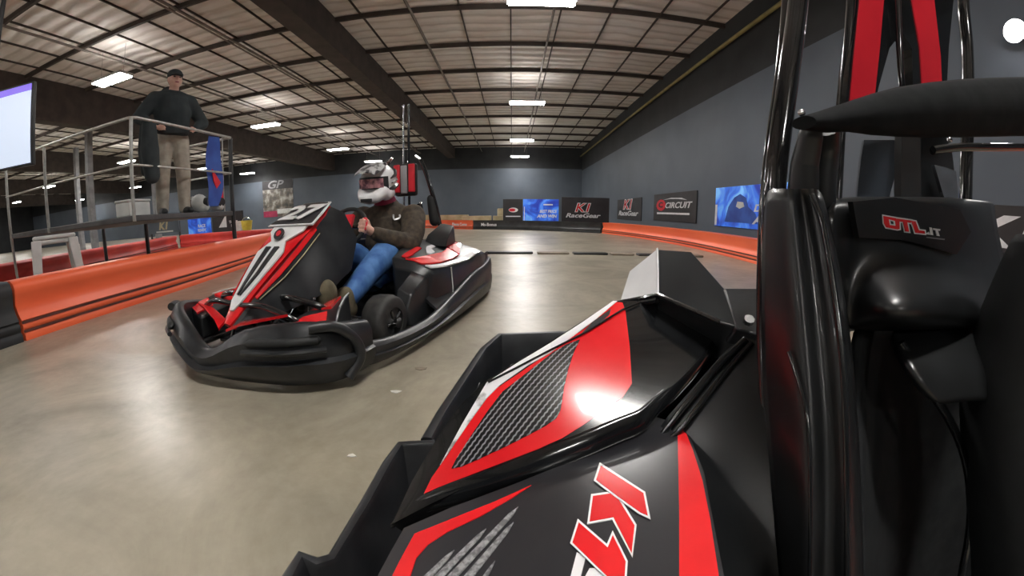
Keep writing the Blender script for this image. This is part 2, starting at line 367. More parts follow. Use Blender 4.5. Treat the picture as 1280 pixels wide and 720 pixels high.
# ------------------------------------------------------------------ high-bay lamps
def make_lamp():
    root = empty('ceiling_lamp', (0,0,0))
    MB().box((-.66, -.22, .02), (.66, .22, .09)).build('housing', M['housing'], root, bevel=.015)
    d = MB().box((-.62, -.19, -.01), (.62, .19, .018)).build('diffuser', M['lamp'], root, bevel=.01)
    MB().box((-.55, -.10, .088), (.55, .10, .10)).build('ceiling_fill', M['ceilfill'], root)  # added glowing strip on top, lights the ceiling above
    for sx in (-.5, .5):
        MB().tube([(sx, 0, .09), (sx, 0, .9)], .006, 6).build('hanger', M['chrome'], root)
    return root
lamp0 = None
spots = []
for y in (-7.3, -.3, 6.75, 13.7, 20.9, 27.0): spots.append((.55, y))  # the two lamps behind the camera are unseen and assumed
for y in (-7, .1, 7.0, 14.2, 21.3, 27.2): spots.append((-10.3, y))
for y in (-6, 3, 9.5, 15.9, 22.3, 27.4): spots.append((-21.8, y))
for y in (0, 9, 17.4, 25.7): spots.append((-34, y))
for y in (2, 11, 20, 27): spots.append((-46, y))
for y in (10, 22): spots.append((-57, y))
def lamp_label(x, y):
    r = {.55: 'rightmost row', -10.3: 'second row from right', -21.8: 'third row from right', -34: 'fourth row from right', -46: 'fifth row from right', -57: 'leftmost row'}[x]
    ys = sorted(b for a, b in spots if a == x); i = ys.index(y)
    o = ['first', 'second', 'third', 'fourth', 'fifth', 'sixth'][len(ys)-1-i]
    return 'white ceiling lamp, %s, %s out from far wall' % (r, o)
for (x, y) in spots:
    o = make_lamp() if lamp0 is None else copy_tree(lamp0)
    lamp0 = lamp0 or o
    o.location = (x, y, 4.7)
    tag(o, lamp_label(x, y), 'ceiling lamp', 'high-bay lamps in rows under the roof')
wl = tag(empty('wall_floodlight', (WX, 2.15, 3.0)), 'round bright floodlight on the dark right wall at top right corner', 'lamp')
MB().box((-.06, -.07, -.07), (0, .07, .07)).build('bracket', M['housing'], wl, bevel=.01)
MB().tube([(-.06, 0, 0), (-.16, 0, -.02)], [.07, .13], 20).build('shade', M['housing'], wl, smooth=True)
MB().tube([(-.155, 0, -.02), (-.17, 0, -.022)], .12, 20).build('lens', M['lamp'], wl, smooth=True)

# ------------------------------------------------------------------ track barriers
def sweep(path, prof):
    """profile (offset to the left of travel, z) carried along a ground path"""
    path = [Vector((p[0], p[1], 0)) for p in path]; rings = []
    for i, p in enumerate(path):
        a = (p-path[max(i-1, 0)]); b = (path[min(i+1, len(path)-1)]-p)
        d = ((a.normalized() if a.length else b.normalized())+(b.normalized() if b.length else a.normalized())).normalized()
        nrm = Vector((-d.y, d.x, 0))
        rings.append([p+nrm*o+Vector((0,0,z)) for o, z in prof])
    return rings
def smooth_path(pts, m=6):
    out = []; P = [Vector((*p, 0) if len(p) == 2 else p) for p in pts]
    for i in range(len(P)-1):
        p0, p1, p2, p3 = P[max(i-1, 0)], P[i], P[i+1], P[min(i+2, len(P)-1)]
        for k in range(m):
            t = k/m
            out.append(.5*((2*p1)+(p2-p0)*t+(2*p0-5*p1+4*p2-p3)*t*t+(3*p1-p0-3*p2+p3)*t**3))
    out.append(P[-1]); return out
def barrier(name, path, m, label, h=.44, side=1, thick=.42, cat='track barrier', group=None, grooves=True):
    s = side
    prof = [(0, 0), (-.005*s, .05), (.012*s, .065), (.012*s, .075), (0, .085), (0, .12), (.012*s, .13), (.012*s, .14), (.0, .15), (.03*s, .2), (.05*s, .26), (.02*s, .33), (.01*s, .38), (.03*s, h-.02), (.07*s, h), ((thick-.05)*s, h), (thick*s, h-.03), (thick*s, 0)]
    prof = [(o, z*h/.44 if z < h-.05 else z) for o, z in prof]
    sp = smooth_path(path)
    o = MB().loft(sweep(sp, prof), True, True).build(name, m, None, smooth=True, angle=60)
    tag(o, label, cat, group)
    if grooves:
        for z in (.07, .135):
            zz = z*h/.44
            g = MB().loft(sweep(sp, [(.004*s, zz-.009), (-.004*s, zz-.009), (-.004*s, zz+.009), (.004*s, zz+.009)]), True, True).build('groove_strip', M['groove'], o)  # dark red-brown strip laid along each groove
    return o
barrier('track_barrier', [(-3.5, 1.42), (-3.53, 2.0), (-3.62, 3.0), (-3.85, 4.1), (-4.4, 5.9), (-5.3, 8.0), (-6.6, 10.2)], M['orange'], 'long orange plastic barrier with two dark grooves along the left of the track', side=1, thick=.22)
barrier('track_barrier', [(-3.5, -4), (-3.5, 0), (-3.5, 1.40)], M['blackbar'], 'black plastic barrier section at the left picture edge', side=1, grooves=False)
barrier('track_barrier', [(3.3, -4), (3.55, 1), (3.75, 4), (3.95, 6.5), (3.95, 8.5), (3.65, 10.8), (3.15, 12.9)], M['orange'], 'orange plastic barrier running along the right wall under the signs', h=.38, side=-1)
fb = barrier('track_barrier', [(3.1, 12.95), (1.7, 13.8), (0, 15.0), (-1.62, 15.5)], M['blackbar'], 'black plastic barrier across the far end below the black banners', h=.36, side=-1, grooves=False)
text('Ms-Bonus', .17, M['white'], fb, frame((-.95, 15.28, .2), (1, -.3, 0), (0,0,1)), bold=.004)
fo = barrier('track_barrier', [(-1.66, 15.52), (-3.0, 16.6), (-4.4, 17.9), (-6.5, 19.0), (-9, 19.6)], M['orange'], 'orange plastic barrier at the far end behind the driver', h=.36, side=-1)
text('Please Come', .17, M['white'], fo, frame((-2.25, 15.92, .2), (1, -.78, 0), (0,0,1)), bold=.004)
barrier('track_barrier', [(-8.0, -2), (-8.1, 2.5), (-8.6, 5), (-9.6, 7.5), (-11.2, 10)], M['redbar'], 'red plastic barrier behind the white stool', h=.42, side=1)
barrier('track_barrier', [(-11.3, 10.2), (-10.2, 10.4), (-8.6, 10.3), (-6.9, 10.25)], M['redbar'], 'dark red plastic barrier behind the platform posts', h=.42, side=1, grooves=False)
# tan foam blocks on the ground behind the far barrier
for i, (x, y, hh, ww, lb) in enumerate([(-5.0, 19.0, .62, 1.7, 'low tan foam block behind the far orange barrier, nearest the driver'), (-3.0, 17.6, .60, 1.7, 'low tan foam block behind the middle of the far orange barrier'), (-1.6, 16.4, .55, 1.3, 'low tan foam block behind the join of orange and black barrier'), (-.62, 15.75, .55, .4, 'low tan foam block beside the tall cream one')]):
    y += .45
    b = MB().box((x-ww/2, y, 0), (x+ww/2, y+.5, hh)).box((x-ww/2+.05, y-.02, hh*.62), (x+ww/2-.05, y, hh*.66)).build('foam_block', M['tan'], None, bevel=.05)
    tag(b, lb, 'foam block', 'foam blocks behind the far barrier')
b = MB().box((-.66, 16.9, 0), (-.36, 17.2, .88)).build('foam_block', M['tan'], None, bevel=.04)
tag(b, 'tall cream foam block standing left of the black banners', 'foam block', 'foam blocks behind the far barrier')
# low kerb blocks across the track
kz = [(-.45, .35, 0), (.42, .95, 1), (1.02, 1.6, 0), (1.66, 2.05, 1), (2.12, 2.75, 0), (2.82, 3.3, 1)]
for i, (a, b, c) in enumerate(kz):
    o = MB().box((a, 6.12-.06*a, 0), (b, 6.30-.06*a, .035)).build('kerb_block', M['blackbar'] if not c else M['kerbtan'], None, bevel=.012)
    tag(o, '%s low kerb strip on the track floor, %s from the left' % ('black' if not c else 'tan', ['first', 'second', 'third', 'fourth', 'fifth', 'sixth'][i]), 'kerb', 'low kerb strips lying across the track')
# debris
for i, (px, py, s, lb) in enumerate([(495, 490, .022, 'small white paper scrap on the floor near the front kart corner'), (440, 570, .014, 'tiny white paper scrap on the floor left of the near kart'), (526, 461, .03, 'dark flattened rubber crumb on the concrete between the karts')]):
    p = at(px, py, Z=0)
    a = .6+i
    pts = [p+Vector((math.cos(t+a)*s*q, math.sin(t+a)*s*.55*q, .003)) for t, q in ((0, 1.2), (1.1, .9), (2.2, 1.2), (3.3, .9), (4.4, 1.15), (5.4, .8))]
    o = MB().poly(pts, .0025, (0,0,1)).build('paper_scrap' if i < 2 else 'rubber_crumb', M['paper'] if i < 2 else M['kerbtan'])
    tag(o, lb, 'debris')

# ------------------------------------------------------------------ signs
def wall_sign(y0, y1, z0, z1, name, label, cat, m, th=.03):
    """sign on the right wall, y0 = far end (left in the photo)"""
    r = tag(empty(name, (WX-.005, (y0+y1)/2, z0)), label, cat)
    MB().box((-th, -(y0-y1)/2, 0), (0, (y0-y1)/2, z1-z0)).build('panel', m, r, bevel=.008)
    return r
def wf_(x, y, z): return frame((x, y, z), (0,-1,0), (0,0,1))
def logo_k1(parent, fr, s, sub, sx=1.0, subsx=1.0):
    for dx, bm_, bo in ((0, 'white', .055*s), (0, 'red', .006*s)):
        t = text('K1', s, M[bm_], parent, fr @ Matrix.Translation((0, s*.32, .004 if bm_ == 'red' else 0)), 'emblem', shear=.25, bold=bo, sx=sx, space=.95, ext=.003)
    text(sub, s*.5, M['white'], parent, fr @ Matrix.Translation((0, -s*.32, 0)), 'lettering', shear=.3, bold=.014*s, sx=subsx, ext=.003)
sg = wall_sign(18.8, 15.15, .43, 1.42, 'wall_banner', 'small black banner with red and white emblem, first on the right wall', 'banner', M['banner'])
logo_k1(sg, wf_(-.035, .1, .5), .62, 'RaceGear', sx=2.0, subsx=2.35)
sg = wall_sign(13.75, 10.3, .50, 1.47, 'wall_banner', 'black banner reading CIRCUIT with a red round emblem on the right wall', 'banner', M['banner'])
ring = MB(); ring.tube([(-.035, .95+.0, .56), (-.04, .95, .56)], .001, 3)
rg = [Vector((-.04, 1.0+math.cos(t)*.42, .56+math.sin(t)*.2)) for t in [2*PI*i/20 for i in range(20)]]
MB().poly(rg, .01, (-1,0,0)).build('emblem', M['padred'], sg)
text('C', .26, M['banner'], sg, wf_(-.047, 1.0, .56), 'lettering', bold=.01, sx=2.2)
text('CIRCUIT', .27, M['white'], sg, wf_(-.035, -.35, .54), 'lettering', shear=.3, bold=.006, sx=1.95)
MB().poly([(-.035, .9, .74), (-.035, .1, .80), (-.035, -.7, .78), (-.035, -1.1, .70), (-.035, -.5, .745), (-.035, .2, .765)], .006, (-1,0,0)).build('swoosh', M['white'], sg)
MB().box((-.04, -1.3, .24), (-.03, 1.35, .30)).build('caption_strip', M['white'], sg)
sg = wall_sign(9.22, 5.5, .49, 1.48, 'wall_poster', 'bright blue racing poster on the right wall, partly behind the black post', 'poster', M['blueglow'])
text('DON\'T WAIT', .22, M['white'], sg, wf_(-.035, -1.05, .46), 'lettering', shear=.2, bold=.006, sx=1.8)
text('ARRIVE', .28, M['white'], sg, wf_(-.035, -.72, .2), 'lettering', shear=.2, bold=.008, sx=1.9)
MB().box((-.036, 1.74, .02), (-.03, 1.84, .55)).build('margin_stripe', M['white'], sg)
# crouching racer silhouette printed on the poster
MB().poly([(-.036, 1.35, .12), (-.036, 1.2, .5), (-.036, .95, .72), (-.036, .7, .8), (-.036, .45, .7), (-.036, .35, .5), (-.036, .05, .34), (-.036, -.05, .12)], .004, (-1,0,0)).build('printed_figure', M['flagblue'], sg)
MB().poly([(-.042, .85, .5), (-.042, .8, .62), (-.042, .55, .6), (-.042, .5, .5), (-.042, .7, .45)], .004, (-1,0,0)).build('printed_visor', M['stool'], sg)
sg = wall_sign(2.95, 1.0, .15, 1.12, 'wall_banner', 'dark banner with big white letters on the right wall behind the seat', 'banner', M['banner'])
text('K1', .46, M['white'], sg, wf_(-.035, .38, .66), 'lettering', shear=.2, bold=.02, sx=1.7)
text('SPEED', .16, M['white'], sg, wf_(-.035, .2, .30), 'lettering', shear=.2, bold=.012, sx=1.5)
# banners on the black hoarding at the far end (facing -Y)
FY = 15.9
def far_sign(x0, x1, z0, z1, y, name, label, m, cat='banner', parent=None):
    r = tag(empty(name, ((x0+x1)/2, y, z0)), label, cat)
    MB().box((-(x1-x0)/2, -.02, 0), ((x1-x0)/2, .02, z1-z0)).build('panel', m, r, bevel=.006)
    for sx in (-1, 1): MB().box((sx*((x1-x0)/2-.06)-.03, .02, -z0), (sx*((x1-x0)/2-.06)+.03, .08, z1-z0)).build('post', M['blackbar'], r)
    return r
sg = far_sign(-.38, .45, .34, 1.26, FY, 'fence_banner', 'narrow black banner with small emblem at left end of the far hoarding', M['banner'])
rg = [Vector((.02+math.cos(t)*.2, -.026, .46+math.sin(t)*.10)) for t in [2*PI*i/16 for i in range(16)]]
MB().poly(rg, .006, (0,-1,0)).build('emblem', M['white'], sg)
rg = [Vector((-.03+math.cos(t)*.14, -.032, .46+math.sin(t)*.065)) for t in [2*PI*i/16 for i in range(16)]]
MB().poly(rg, .006, (0,-1,0)).build('emblem', M['padred'], sg)
MB().box((-.3, -.027, .17), (.32, -.02, .21)).build('caption_strip', M['white'], sg)
sg = far_sign(.47, 1.98, .34, 1.26, FY, 'fence_poster', 'bright blue poster on the far hoarding between two black banners', M['blueglow'], 'poster')
MB().box((-.72, -.027, .0), (-.69, -.02, .6)).build('margin_stripe', M['white'], sg)
text('BEST PRICE', .17, M['white'], sg, frame((.3, -.025, .40), (1,0,0), (0,0,1)), shear=.2, bold=.006, sx=.85)
text('AND WIN', .18, M['white'], sg, frame((.25, -.025, .2), (1,0,0), (0,0,1)), shear=.2, bold=.008)
MB().box((.1, -.027, .66), (.5, -.02, .72)).build('caption_strip', M['white'], sg)
FY2 = 14.4
sg = far_sign(1.9, 3.78, .22, 1.30, FY2, 'fence_banner', 'wide black RaceGear banner at right end of the far hoarding', M['banner'])
logo_k1(sg, frame((-.12, -.026, .52), (1,0,0), (0,0,1)), .46, 'RaceGear', sx=1.2, subsx=1.45)
# poster on the far wall
sg = tag(empty('wall_poster', (-19.9, WY-.01, .98)), 'large GP race photo poster high on the far wall, behind the driver', 'poster')
MB().box((-1.55, -.03, 0), (1.55, 0, 3.1)).build('panel', M['photo'], sg)
MB().box((-1.55, -.045, 2.35), (1.55, -.03, 3.1)).build('header_strip', M['banner'], sg)
text('GP', .9, M['grey'], sg, frame((-.3, -.05, 2.72), (1,0,0), (0,0,1)), shear=.3, bold=.02, sx=1.4)
MB().box((-1.55, -.045, 0), (-.1, -.03, .5)).build('footer_strip', M['maroon'], sg)
MB().box((-.1, -.045, .25), (1.55, -.03, .65)).build('footer_strip', M['stool'], sg)

# ------------------------------------------------------------------ viewing platform on the left
pf = tag(empty('viewing_platform', (-5.4, 4.1, 0)), 'raised grey platform with metal railing left of the track', 'platform')
def PF(p): return (p[0]+5.4, p[1]-4.1, p[2])
MB().box(PF((-7.8, 3.22, .80)), PF((-4.3, 5.0, .87))).build('deck', M['deck'], pf, bevel=.01)
for (x, y, r, z0, z1, mm) in ((-4.42, 5.14, .035, 0, 2.03, 'blackbar'), (-4.32, 3.22, .022, .80, 2.0, 'rail'), (-6.4, 3.22, .022, .80, 2.0, 'rail'), (-7.75, 3.22, .022, 0, 2.0, 'rail'), (-6.4, 5.0, .035, 0, .8, 'blackbar'), (-7.75, 5.0, .035, 0, .8, 'blackbar')):
    MB().tube([PF((x, y, z0)), PF((x, y, z1))], r, 10).build('post', M[mm], pf, smooth=True)
for z, r in ((2.0, .02), (1.45, .014)):
    MB().tube([PF((-7.8, 3.22, z)), PF((-4.36, 3.22, z)), PF((-4.3, 3.28, z)), PF((-4.3, 5.0, z))], r, 10).build('rail', M['rail'], pf, smooth=True)
    MB().tube([PF((-4.3, 5.0, z)), PF((-5.2, 5.0, z-.02))], r, 10).build('rail', M['rail'], pf, smooth=True)
# flag tied to the corner post
fl = tag(empty('feather_flag', (-4.36, 4.82, .87)), 'tall narrow blue flag with red flash on the platform corner', 'flag')
rings = []
for i in range(13):
    t = i/12; z = .08+t*1.02; wob = .03*math.sin(t*7)
    wid = .10+.06*math.sin(t*PI)
    rings.append([Vector((wob, -.30+.05*t, z)), Vector((wob+.02, -.30+.05*t+wid, z)), Vector((wob+.035, -.30+.05*t+wid*1.9, z)), Vector((wob+.03, -.30+.05*t+wid*1.9, z)), Vector((wob+.012, -.30+.05*t+wid, z)), Vector((wob-.006, -.30+.05*t, z))])
MB().loft(rings, True, True).build('cloth', M['flagblue'], fl, smooth=True)
MB().poly([(.05, -.22, .62), (.05, -.02, .40), (.05, .0, .18), (.05, -.1, .24), (.05, -.2, .45)], .012, (1,0,0)).build('red_flash', M['padred'], fl)
MB().tube([(.02, .04, 0), (.02, .04, 1.15)], .01, 8).build('pole', M['rail'], fl, smooth=True)

# staff person on the platform
def person_staff():
    p = empty('person', (-4.62, 4.12, .87), R(-25)); p.scale = (1.1, 1.22, 1.12)
    # local: +x towards the railing
    b = MB()
    b.limb([(0, .09, .95), (.02, .11, .50), (-.02, .12, .08)], [.085, .062, .045]); b.limb([(0, -.09, .95), (.02, -.11, .50), (-.02, -.12, .08)], [.085, .062, .045])
    b.ball((.0, 0, 1.0), (.12, .16, .13)); b.tube([(0, 0, 1.0), (.02, 0, 1.45)], [.12, .15], 14); b.ball((.02, 0, 1.42), (.12, .19, .1))
    b.tube([(.03, 0, 1.42), (.06, 0, 1.57)], [.06, .056]); b.ball((.08, 0, 1.645), (.098, .078, .115)); b.ball((.085, 0, 1.595), (.085, .06, .07)); b.ball((.178, 0, 1.635), (.02, .013, .022))
    for s in (-1, 1): b.ball((.07, s*.078, 1.64), (.02, .012, .03))
    for s in (-1, 1):
        b.limb([(.02, s*.2, 1.40), (.0, s*.36, 1.15), (.16, s*.22, 1.02)], [.055, .042, .028])
        b.ball((.2, s*.19, 1.01), (.045, .02, .04))
        for f in range(4): b.limb([(.22, s*.18, 1.03-.018*f), (.25, s*.16, 1.03-.018*f), (.255, s*.135, 1.02-.018*f)], [.009, .008, .007], 6)
        b.limb([(.2, s*.17, 1.04), (.22, s*.14, 1.055)], [.01, .008], 6)
    b.build('body', M['skin'], p, voxel=.012)
    j = MB()
    j.ball((.0, 0, 1.02), (.155, .21, .14)); j.tube([(0, 0, .96), (.02, 0, 1.25)], [.185, .215], 16); j.tube([(.02, 0, 1.25), (.03, 0, 1.45)], [.215, .17], 16); j.ball((.02, 0, 1.40), (.15, .24, .13))
    j.ball((-.06, 0, 1.52), (.09, .12, .08))
    for s in (-1, 1): j.limb([(.02, s*.2, 1.40), (.0, s*.37, 1.15), (.13, s*.24, 1.03)], [.092, .078, .052])
    j.build('hoodie', M['hoodie'], p, voxel=.014, vs_iter=8)
    t = MB(); t.ball((0, 0, .94), (.14, .18, .12))
    for s in (-1, 1): t.limb([(0, s*.09, .92), (.03, s*.12, .50), (-.02, s*.13, .06)], [.115, .088, .07])
    t.build('trousers', M['khaki'], p, voxel=.013, vs_iter=8)
    for s in (-1, 1):
        MB().limb([(-.05, s*.13, .045), (.15, s*.15, .035)], [.05, .04]).build('shoe', M['blackbar'], p, voxel=.01)
    for s in (-1, 1): MB().ball((.166, s*.032, 1.655), (.010, .014, .008)).build('eye', M['char'], p, smooth=True)
    MB().ball((.165, 0, 1.592), (.012, .026, .006)).build('mouth', M['maroon'], p, smooth=True)
    MB().ball((.05, 0, 1.655), (.09, .083, .09)).build('hair', M['shoe'], p, smooth=True)
    cp = MB(); cp.ball((.068, 0, 1.70), (.112, .092, .08)); cp.poly([(.12, -.075, 1.70), (.23, -.055, 1.68), (.25, 0, 1.675), (.23, .055, 1.68), (.12, .075, 1.70)], .016, (0,0,1))
    cp.build('cap', M['hoodie'], p, voxel=.01)
    return p
sp = person_staff()
tag(sp, 'person in dark hoodie, cap and beige trousers standing on the raised platform', 'person')
# dark coat over the rail
ct = MB(); 
for i in range(9):
    pass
ct.limb([(0, 0, .0), (-.02, .02, -.3), (.0, .03, -.62)], [.09, .12, .10]); ct.limb([(-.12, .0, -.02), (-.16, .02, -.3), (-.14, .02, -.56)], [.06, .08, .06])
o = ct.build('coat', M['hoodie'], None, voxel=.015, vs_iter=8); o.location = (-4.36, 3.52, 1.96); o.scale = (.8, 1.1, 1)
tag(o, 'dark coat hanging over the platform railing beside the standing person', 'coat')
def small_helmet(loc, rz, label):
    h = empty('helmet', loc, rz)
    m = MB(); m.ball((0, 0, .14), (.13, .115, .13)); m.ball((.05, 0, .08), (.11, .085, .08)); m.build('shell', M['stool'], h, voxel=.01)
    MB().tube([(.06, 0, .145), (.155, 0, .14)], [.075, .065], 16).build('visor', M['blackbar'], h, smooth=True)
    return tag(h, label, 'helmet', 'helmets on the platform deck')
small_helmet((-4.5, 4.50, .87), .3, 'white helmet on the platform deck, in front of the blue flag')
small_helmet((-4.46, 4.80, .87), -.2, 'white helmet on the platform deck, beside the corner post')
small_helmet((-4.86, 4.72, .87), -.9, 'white helmet on the platform deck, rear one of the three')
o = MB().box((-.14, -.16, 0), (.14, .16, .17)).box((-.15, -.17, .17), (.15, .17, .2)).build('storage_box', M['stool'], None, bevel=.012); o.location = (-4.6, 3.42, .87)
tag(o, 'pale plastic storage box on the platform deck by the corner post', 'box')
# things seen below the deck
sg = far_sign(-15.9, -13.9, .5, 1.05, 12.6, 'fence_banner', 'grey hoarding with pale blocky emblem under the platform', M['wall'])
text('K1', .42, M['tan'], sg, frame((0, -.026, .3), (1,0,0), (0,0,1)), shear=.2, bold=.02, sx=1.3)
MB().box((-.5, -.027, .04), (.6, -.02, .1)).build('caption_strip', M['stool'], sg)
sg = far_sign(-13.35, -12.05, .35, 1.0, 12.6, 'fence_poster', 'small blue poster under the platform deck', M['blueglow'], 'poster')
text('RACE', .17, M['white'], sg, frame((.15, -.026, .32), (1,0,0), (0,0,1)), bold=.006); text('READY', .15, M['white'], sg, frame((.15, -.026, .15), (1,0,0), (0,0,1)), bold=.006)
sg = far_sign(-11.95, -10.35, .35, 1.15, 12.6, 'fence_banner', 'black banner with white triangular emblem behind the platform corner post', M['banner'])
MB().poly([(-.45, -.03, .2), (-.1, -.03, .62), (.1, -.03, .62), (.05, -.03, .3), (.35, -.03, .28), (.35, -.03, .2)], .006, (0,-1,0)).build('emblem', M['white'], sg)
sg = far_sign(-10.3, -9.62, .35, 1.1, 11.6, 'fence_banner', 'small black sign right of the platform corner post', M['banner'])
text('TRACK', .13, M['white'], sg, frame((0, -.026, .38), (1,0,0), (0,0,1)), bold=.003); text('EXIT', .12, M['white'], sg, frame((0, -.026, .25), (1,0,0), (0,0,1)), bold=.003)
o = MB().box((-.28, -.2, 0), (.08, .2, .74)).box((-.24, -.22, .4), (.04, -.2, .62)).build('equipment_case', M['stool'], None, bevel=.03); o.location = (-9.15, 11.2, 0)
tag(o, 'pale equipment case beside the yellow bucket behind the red barrier', 'case')
bk = tag(empty('bucket', (-8.85, 10.95, .0)), 'yellow bucket standing on its stand behind the red barrier', 'bucket')
MB().tube([(0, 0, .0), (0, 0, .42), (0, 0, .421), (0, 0, .74)], [.13, .13, .15, .2], 18).build('body', M['yellow'], bk, smooth=True)
MB().tube([(-.2, 0, .72), (-.12, 0, .82), (0, 0, .86), (.12, 0, .82), (.2, 0, .72)], .008, 6).build('handle', M['chrome'], bk, smooth=True)
# partition of the next hall, far left
for i, (x, y) in enumerate(((-17, 10.5), (-17, 14), (-24, 14), (-24, 9))):
    n += 1; struct(inner_box('trim_%d' % n, (x-.12, y-.12, 0), (x+.12, y+.12, WZ), M['grey'], bevel=.01))

# TV
tv = empty('television', (-5.48, 2.06, 1.9), R(16)); tag(tv, 'wide television showing a pale timing page, hung at the left picture edge', 'television')
MB().box((-.74, 0, -.43), (.74, .05, .43)).build('casing', M['blackbar'], tv, bevel=.01)
MB().box((-.715, -.006, -.405), (.715, .001, .335)).build('screen', M['screen'], tv)
MB().box((.15, -.007, .335), (.715, .001, .405)).build('title_bar', M['screenbar'], tv)
MB().box((-.715, -.007, .335), (.15, .001, .405)).build('title_bar', M['screen'], tv)
MB().tube([(0, .08, 0), (0, .08, 3.75)], .03, 10).box((-.15, .04, -.15), (.15, .1, .15)).build('ceiling_mount', M['blackbar'], tv)

# stool behind the left barrier
st = empty('stool', (-4.42, 2.26, 0), R(-24)); tag(st, 'pale grey plastic stool standing behind the orange barrier', 'stool')
MB().box((-.2, -.2, .70), (.2, .2, .74)).box((-.19, -.19, .655), (.19, .19, .70)).build('seat', M['stool'], st, bevel=.015)
for sx in (-1, 1):
    for sy in (-1, 1):
        MB().loft([[Vector((sx*(.17+k)+a*.034*(1.35-zt*.35), sy*(.17+k)+b*.034*(1.35-zt*.35), z)) for a, b in ((-1,-1),(1,-1),(1,1),(-1,1))] for z, k, zt in ((.70, 0, 0), (0, .06, 1))], True, True).build('leg', M['stool'], st, bevel=.008)
# second dark chair back glimpsed behind the stool
MB
# ================================================================== KART 27 with driver
PHI = R(165.5)
K = empty('go_kart', (-1.03, 2.45, 0), PHI)
tag(K, 'black, red and white rental kart number 27 with a driver, facing the camera', 'go-kart')
def chain(n, fn): return [fn(i/(n-1)) for i in range(n)]
def wall_ring(path, th):
    """path rows (x, y, z0, z1, lean): vertical wall with thickness th towards the inside (origin)"""
    P = [Vector((p[0], p[1], 0)) for p in path]; rings = []
    for i, p in enumerate(path):
        a = P[i]-P[max(i-1, 0)]; b = P[min(i+1, len(P)-1)]-P[i]
        d = ((a.normalized() if a.length else Vector())+(b.normalized() if b.length else Vector())).normalized()
        nr = Vector((d.y, -d.x, 0))
        if nr.dot(P[i]-Vector((p[5] if len(p) > 5 else 0, p[1]*.6, 0))) < 0: nr = -nr
        z0, z1 = p[2], p[3]; bl = p[4] if len(p) > 4 else .02; h = z1-z0
        o = P[i]
        rings.append([o+nr*q+Vector((0,0,z)) for q, z in ((0, z0), (bl*.8, z0+.25*h), (bl, z0+.42*h), (bl*.45, z0+.47*h), (bl*.6, z0+.8*h), (0, z1-.008), (-.012, z1), (-th*.7, z1), (-th, z1-.012), (-th, z0))])
    return rings
def interp(path, m=4):
    out = []
    for i in range(len(path)-1):
        p0, p1, p2, p3 = path[max(i-1, 0)], path[i], path[i+1], path[min(i+2, len(path)-1)]
        for k in range(m):
            t = k/m
            out.append(tuple(.5*(2*b+(c-a)*t+(2*a-5*b+4*c-d)*t*t+(3*b-a-3*c+d)*t**3) for a, b, c, d in zip(p0, p1, p2, p3)))
    out.append(tuple(path[-1])); return out
def side_bumper(sx, parent):
    f = .58 if sx < 0 else .50; g_ = .68 if sx < 0 else .60
    path = [(sx*f, .98, .04, .17, .02), (sx*g_, .78, .04, .135, .02), (sx*.71, .4, .035, .125, .03), (sx*.715, .05, .035, .185, .03), (sx*.70, -.35, .035, .255, .03), (sx*.67, -.7, .035, .27, .02), (sx*.62, -.97, .04, .30, .01), (sx*.52, -1.03, .04, .30, .01)]
    return MB().loft(wall_ring(interp(path), .04), True, True).build('side_bumper', M['satin'], parent, smooth=True, angle=50)
for sx in (-1, 1): side_bumper(sx, K)
path = [(-.53, -1.03, .04, .30, .01), (-.3, -1.06, .04, .29, .01), (0, -1.07, .04, .29, .01), (.3, -1.06, .04, .29, .01), (.53, -1.03, .04, .30, .01)]
MB().loft(wall_ring(interp(path), .04), True, True).build('rear_bumper', M['satin'], K, smooth=True, angle=50)
path = [(-.66, .86, .05, .245, .03), (-.62, 1.02, .035, .27, .05), (-.48, 1.13, .03, .285, .06), (-.25, 1.20, .03, .25, .06), (-.06, 1.235, .03, .16, .06), (.06, 1.235, .03, .16, .06), (.24, 1.20, .03, .235, .05), (.42, 1.14, .03, .285, .05), (.52, 1.04, .03, .29, .04), (.575, .84, .05, .25, .03)]
fbm = MB().loft(wall_ring(interp(path), .05), True, True).build('front_bumper', M['satin'], K, smooth=True, angle=50)
# openings of the bumper corner: dark strips drawn as shaded slots and a heavy rounded corner loop
for s in (-1, 1):
    kx_ = 1 if s < 0 else .86
    MB().tube(interp([(s*kx_*.60, 1.085, .225), (s*kx_*.50, 1.165, .225), (s*.30, 1.23, .215)], 5), [.001]+[.018]*9+[.001], 10).build('slot', M['matte'], fbm, smooth=True)
    MB().tube(interp([(s*.30, 1.245, .185), (s*kx_*.50, 1.19, .19), (s*kx_*.62, 1.09, .19)], 5), .012, 8).build('slot_bar', M['satin'], fbm, smooth=True)
    MB().tube(interp([(s*kx_*.57, 1.12, .275), (s*kx_*.64, 1.05, .27), (s*kx_*.675, .98, .20), (s*kx_*.68, .965, .12), (s*kx_*.65, 1.02, .05)], 4), .022, 10).build('corner_loop', M['satin'], K, smooth=True)
